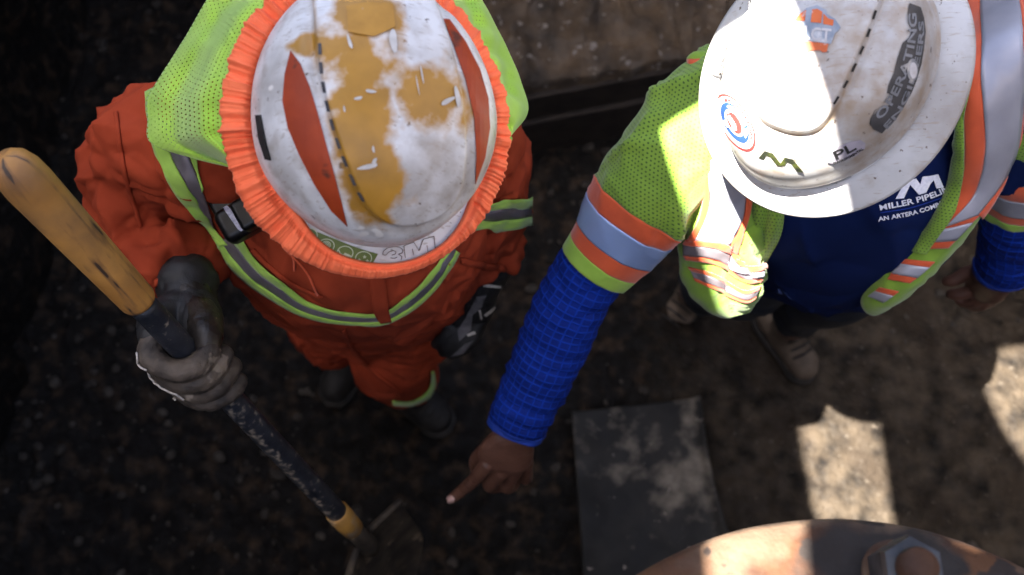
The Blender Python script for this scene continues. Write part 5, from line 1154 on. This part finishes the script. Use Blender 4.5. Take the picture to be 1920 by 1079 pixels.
ux = ((A3 @ A3) * (B3[1] - C3[1]) + (B3 @ B3) * (C3[1] - A3[1]) + (C3 @ C3) * (A3[1] - B3[1])) / D; uy = ((A3 @ A3) * (C3[0] - B3[0]) + (B3 @ B3) * (A3[0] - C3[0]) + (C3 @ C3) * (B3[0] - A3[0])) / D
RF = float(np.linalg.norm(A3 - [ux, uy])); FC = np.array([ux, uy, 0]); None
rust, (N_, L_, bs_, tc_, mix_, ramp_, noise_, cur_) = material('rusty_iron', (.075, .029, .009), (.036, .014, .006), scale=14, rough=.9, rough2=.75, bump=.9, bscale=55, bdist=.004, dirt=(.085, .053, .032), dirt_scale=16, dirt_lo=.48, dirt_hi=.62, speck=(.018, .011, .008), speck_scale=30, speck_t=.57)
pipe = empty('flanged_pipe', (FC[0], FC[1], 0), 'rusty round pipe flange with steel bolts at the bottom edge', 'pipe')
fy = .055
V, F = lathe(FC + [0, 0, z0 - .05], (0, 0, 1), [(.15, 0), (RF - .004, 0), (RF, .006), (RF, .030), (RF - .006, .042), (RF - .03, .050), (RF - fy, .052), (RF - fy - .008, .058), (RF - fy - .013, .064)] + [(float(q), .065) for q in np.linspace(RF - fy - .02, .02, 30)], 260)
N = vnormals(V, F); V = V + np.array([0, 0, 1.]) * (.006 * fbm(V * 24, 171, 4) * (V[:, 2] > z0 - .03))[:, None]
px = proj(V); gre_shadow = blobs(px, [(1600, 1045, 95, 62, 1.0), (1690, 1050, 95, 60, 1.0), (1480, 1075, 30, 14, .8), (1760, 1075, 70, 40, .8), (1560, 1000, 40, 14, .5)]) * (V[:, 2] > z0 - .03)  # shadow round the nut painted dark into the flange, together with black grease
a_g = N_.new('ShaderNodeAttribute'); a_g.attribute_name = 'grease_shadow'; m_g = N_.new('ShaderNodeMath'); m_g.operation = 'ADD'; m_h = N_.new('ShaderNodeMath'); m_h.operation = 'MULTIPLY'; m_h.inputs[1].default_value = .7
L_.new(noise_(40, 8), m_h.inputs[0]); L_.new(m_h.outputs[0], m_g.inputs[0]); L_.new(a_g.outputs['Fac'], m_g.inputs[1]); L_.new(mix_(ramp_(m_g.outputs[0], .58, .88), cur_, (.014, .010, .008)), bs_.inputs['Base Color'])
mk('flange', V, F, rust, parent=pipe, attr={'grease_shadow': gre_shadow})
V, F = lathe(FC + [0, 0, -.05], (0, 0, 1), [(RF * .62, 0), (RF * .62, 1.55), (RF * .72, z0 + .005)], 64); mk('pipe_body', V, F, rust, parent=pipe)
m_nut = M('dull_zinc', (.075, .078, .085), (.04, .042, .047), scale=30, rough=.5, rough2=.6, metal=.7, bump=.4, bscale=120, dirt=(.13, .085, .055), dirt_scale=40, dirt_lo=.56, dirt_hi=.7)
bp = PZ(1716, 1066, z0 + .06); rb = np.linalg.norm(bp[:2] - FC[:2]); a0 = math.atan2(bp[1] - FC[1], bp[0] - FC[0])
nutr = .0285
def hexnut(c, rot):
    th = np.array([rot + k * math.pi / 3 for k in range(6)]); rows = []
    for r, z in ((nutr * .98, 0), (nutr, .003), (nutr, .034), (nutr * .93, .041), (nutr * .62, .0425), (nutr * .55, .036)): rows.append(np.stack([c[0] + r * np.cos(th), c[1] + r * np.sin(th), np.full(6, c[2] + z)], 1))
    V = np.vstack(rows); F = grid_faces(6, 6, True) + [tuple(range(5, -1, -1)), tuple(range(30, 36))]; return V, F
for k in range(8):
    a = a0 + k * 2 * math.pi / 8; c = np.array([FC[0] + rb * math.cos(a), FC[1] + rb * math.sin(a), z0 + .018])
    bo_ = mk('nut', *hexnut(c, math.pi / 2 + k * .9), m_nut, parent=pipe, smooth=False)
    V, F = lathe(c, (0, 0, 1), [(.017, .0), (.017, .05), (.015, .056), (.005, .057)], 24); mk('bolt', V, F, rust, parent=bo_)
    V, F = lathe(c - [0, 0, .006], (0, 0, 1), [(.02, 0), (nutr * 1.04, 0), (nutr * 1.04, .004), (.02, .0045)], 36); mk('washer', V, F, rust, parent=bo_)

# ------------------------------------------------------------------ unseen sun blockers overhead (added to cast the shade, openings shaped for sun patches)
dg = bpy.context.evaluated_depsgraph_get(); dg.update()
CZ = 3.15
def hit(px, py):
    r = nrm(raydir(px, py)); ok, loc, n, i, ob, m = scene.ray_cast(dg, Vector(CAM), Vector(r)); return np.array(loc), ob.name if ob else None
def sunplane(p): return (p + SUNV * ((CZ - p[2]) / SUNV[2]))[:2]
def sp_px(px, py, z): return tuple(sunplane(PZ(px, py, z)))
HOLES = [[(-.255, .565), (-.236, .50), (-.212, .384), (-.207, .338), (-.203, .060), (-.286, .035), (-.290, -.16), (-.372, -.16), (-.384, .02), (-.404, .10), (-.424, .40), (-.436, .470), (-.442, .515), (-.345, .552)],
         [sp_px(x, y, z0 + .012) for x, y in ((1762, 984), (1800, 990), (1856, 1012), (1838, 1030), (1796, 1016))],
         [(.36, .10), (.22, .12), (.165, .235), (.130, .30), (.110, .36), (.095, .42), (.092, .45), (.090, .485), (.12, .53), (.36, .58)]]
def sheet_mesh(x0, x1, y0, y1, holes, lift):
    pts = [Vector((x0, y0)), Vector((x1, y0)), Vector((x1, y1)), Vector((x0, y1))]; faces = [[0, 1, 2, 3]]; edges = []
    for h in holes:
        k = len(pts); pts += [Vector((float(a), float(b))) for a, b in h]; edges += [(k + i, k + (i + 1) % len(h)) for i in range(len(h))]
    r = delaunay_2d_cdt(pts, edges, faces, 1, 1e-6); v2 = np.array([tuple(v) for v in r[0]]); F = []
    for f in r[2]:
        c = v2[list(f)].mean(0)[None]
        if any(in_poly(h, c)[0] for h in holes): continue
        F.append(tuple(f))
    V = np.column_stack([v2, np.full(len(v2), CZ)]) - SUNV * (lift / -SUNV[2])
    return thicken(V, F, np.repeat([[0, 0, 1.]], len(V), 0), .006)
m_blocker = M('dark_tarpaulin', (.05, .05, .052), (.07, .07, .07), scale=6, rough=.8, bump=.2, bscale=300)  # material of the added unseen sun blockers
m_post = M('grey_steel_post', (.18, .18, .18), (.14, .14, .14), scale=20, rough=.5, metal=.5)
# added blocker close above the heads: its cut-outs are placed to shape the sun patches
low = empty('slotted_sun_blocker', (-.05, .2, 2.3), 'small dark slotted sheet added unseen above the workers to shape the sun patches', 'sheet')
X0, X1, Y0, Y1 = -.56, .46, -.30, .70
V, F = sheet_mesh(X0, X1, Y0, Y1, HOLES, 0); mk('sheet', V, F, m_blocker, parent=low, smooth=False)
for y in (Y0, Y1):
    V, F = capsule([(-2.2, y, CZ + .02), (2.3, y, CZ + .02)], [.012, .012], nu=10); mk('blocker_cable', V, F, m_post, parent=low)
for x in (-2.2, 2.3):
    for y in (Y0, Y1):
        V, F = lathe((x, y, 2.1), (0, 0, 1), [(.02, 0), (.02, CZ - 2.1 + .03), (.015, CZ - 2.06)], 16); mk('blocker_post', V, F, m_post, parent=low)
# large unseen blocker added high above to stop the sun, open over the slotted one
LIFT = 3.6
hi_ = empty('high_sun_blocker', (-2.4, .4, 2.3), 'large dark sheet added unseen high over the trench to block the sun', 'added sun blocker')
V, F = sheet_mesh(-2.75, .75, -2.0, 2.3, [[(-.50, -.235), (.40, -.235), (.40, .64), (-.50, .64)]], LIFT); mk('sheet', V, F, m_blocker, parent=hi_, smooth=False)
sh = -SUNV * (LIFT / -SUNV[2]); cr = np.array([(-2.8, -2.05, CZ), (.8, -2.05, CZ), (.8, 2.35, CZ), (-2.8, 2.35, CZ)]) + sh
for q in cr:
    tx = -4.6 if q[0] < -2 else 2.6; ty = -3.4 if q[1] < 0 else 3.4
    V, F = capsule([(tx, ty, 2.0), (tx, ty, q[2] + .3)], [.04, .035], nu=14); mk('blocker_mast', V, F, m_post, parent=hi_)
    V, F = capsule([(tx, ty, q[2] + .28), tuple(q)], [.008, .008], nu=8); mk('blocker_guy_rope', V, F, m_post, parent=hi_)
for a, b in ((0, 1), (1, 2), (2, 3), (3, 0)):
    V, F = capsule([cr[a] - [0, 0, .02], cr[b] - [0, 0, .02]], [.016, .016], nu=12); mk('blocker_edge_tube', V, F, m_post, parent=hi_)
for o in bpy.data.objects:
    if '_o' in o: del o['_o']
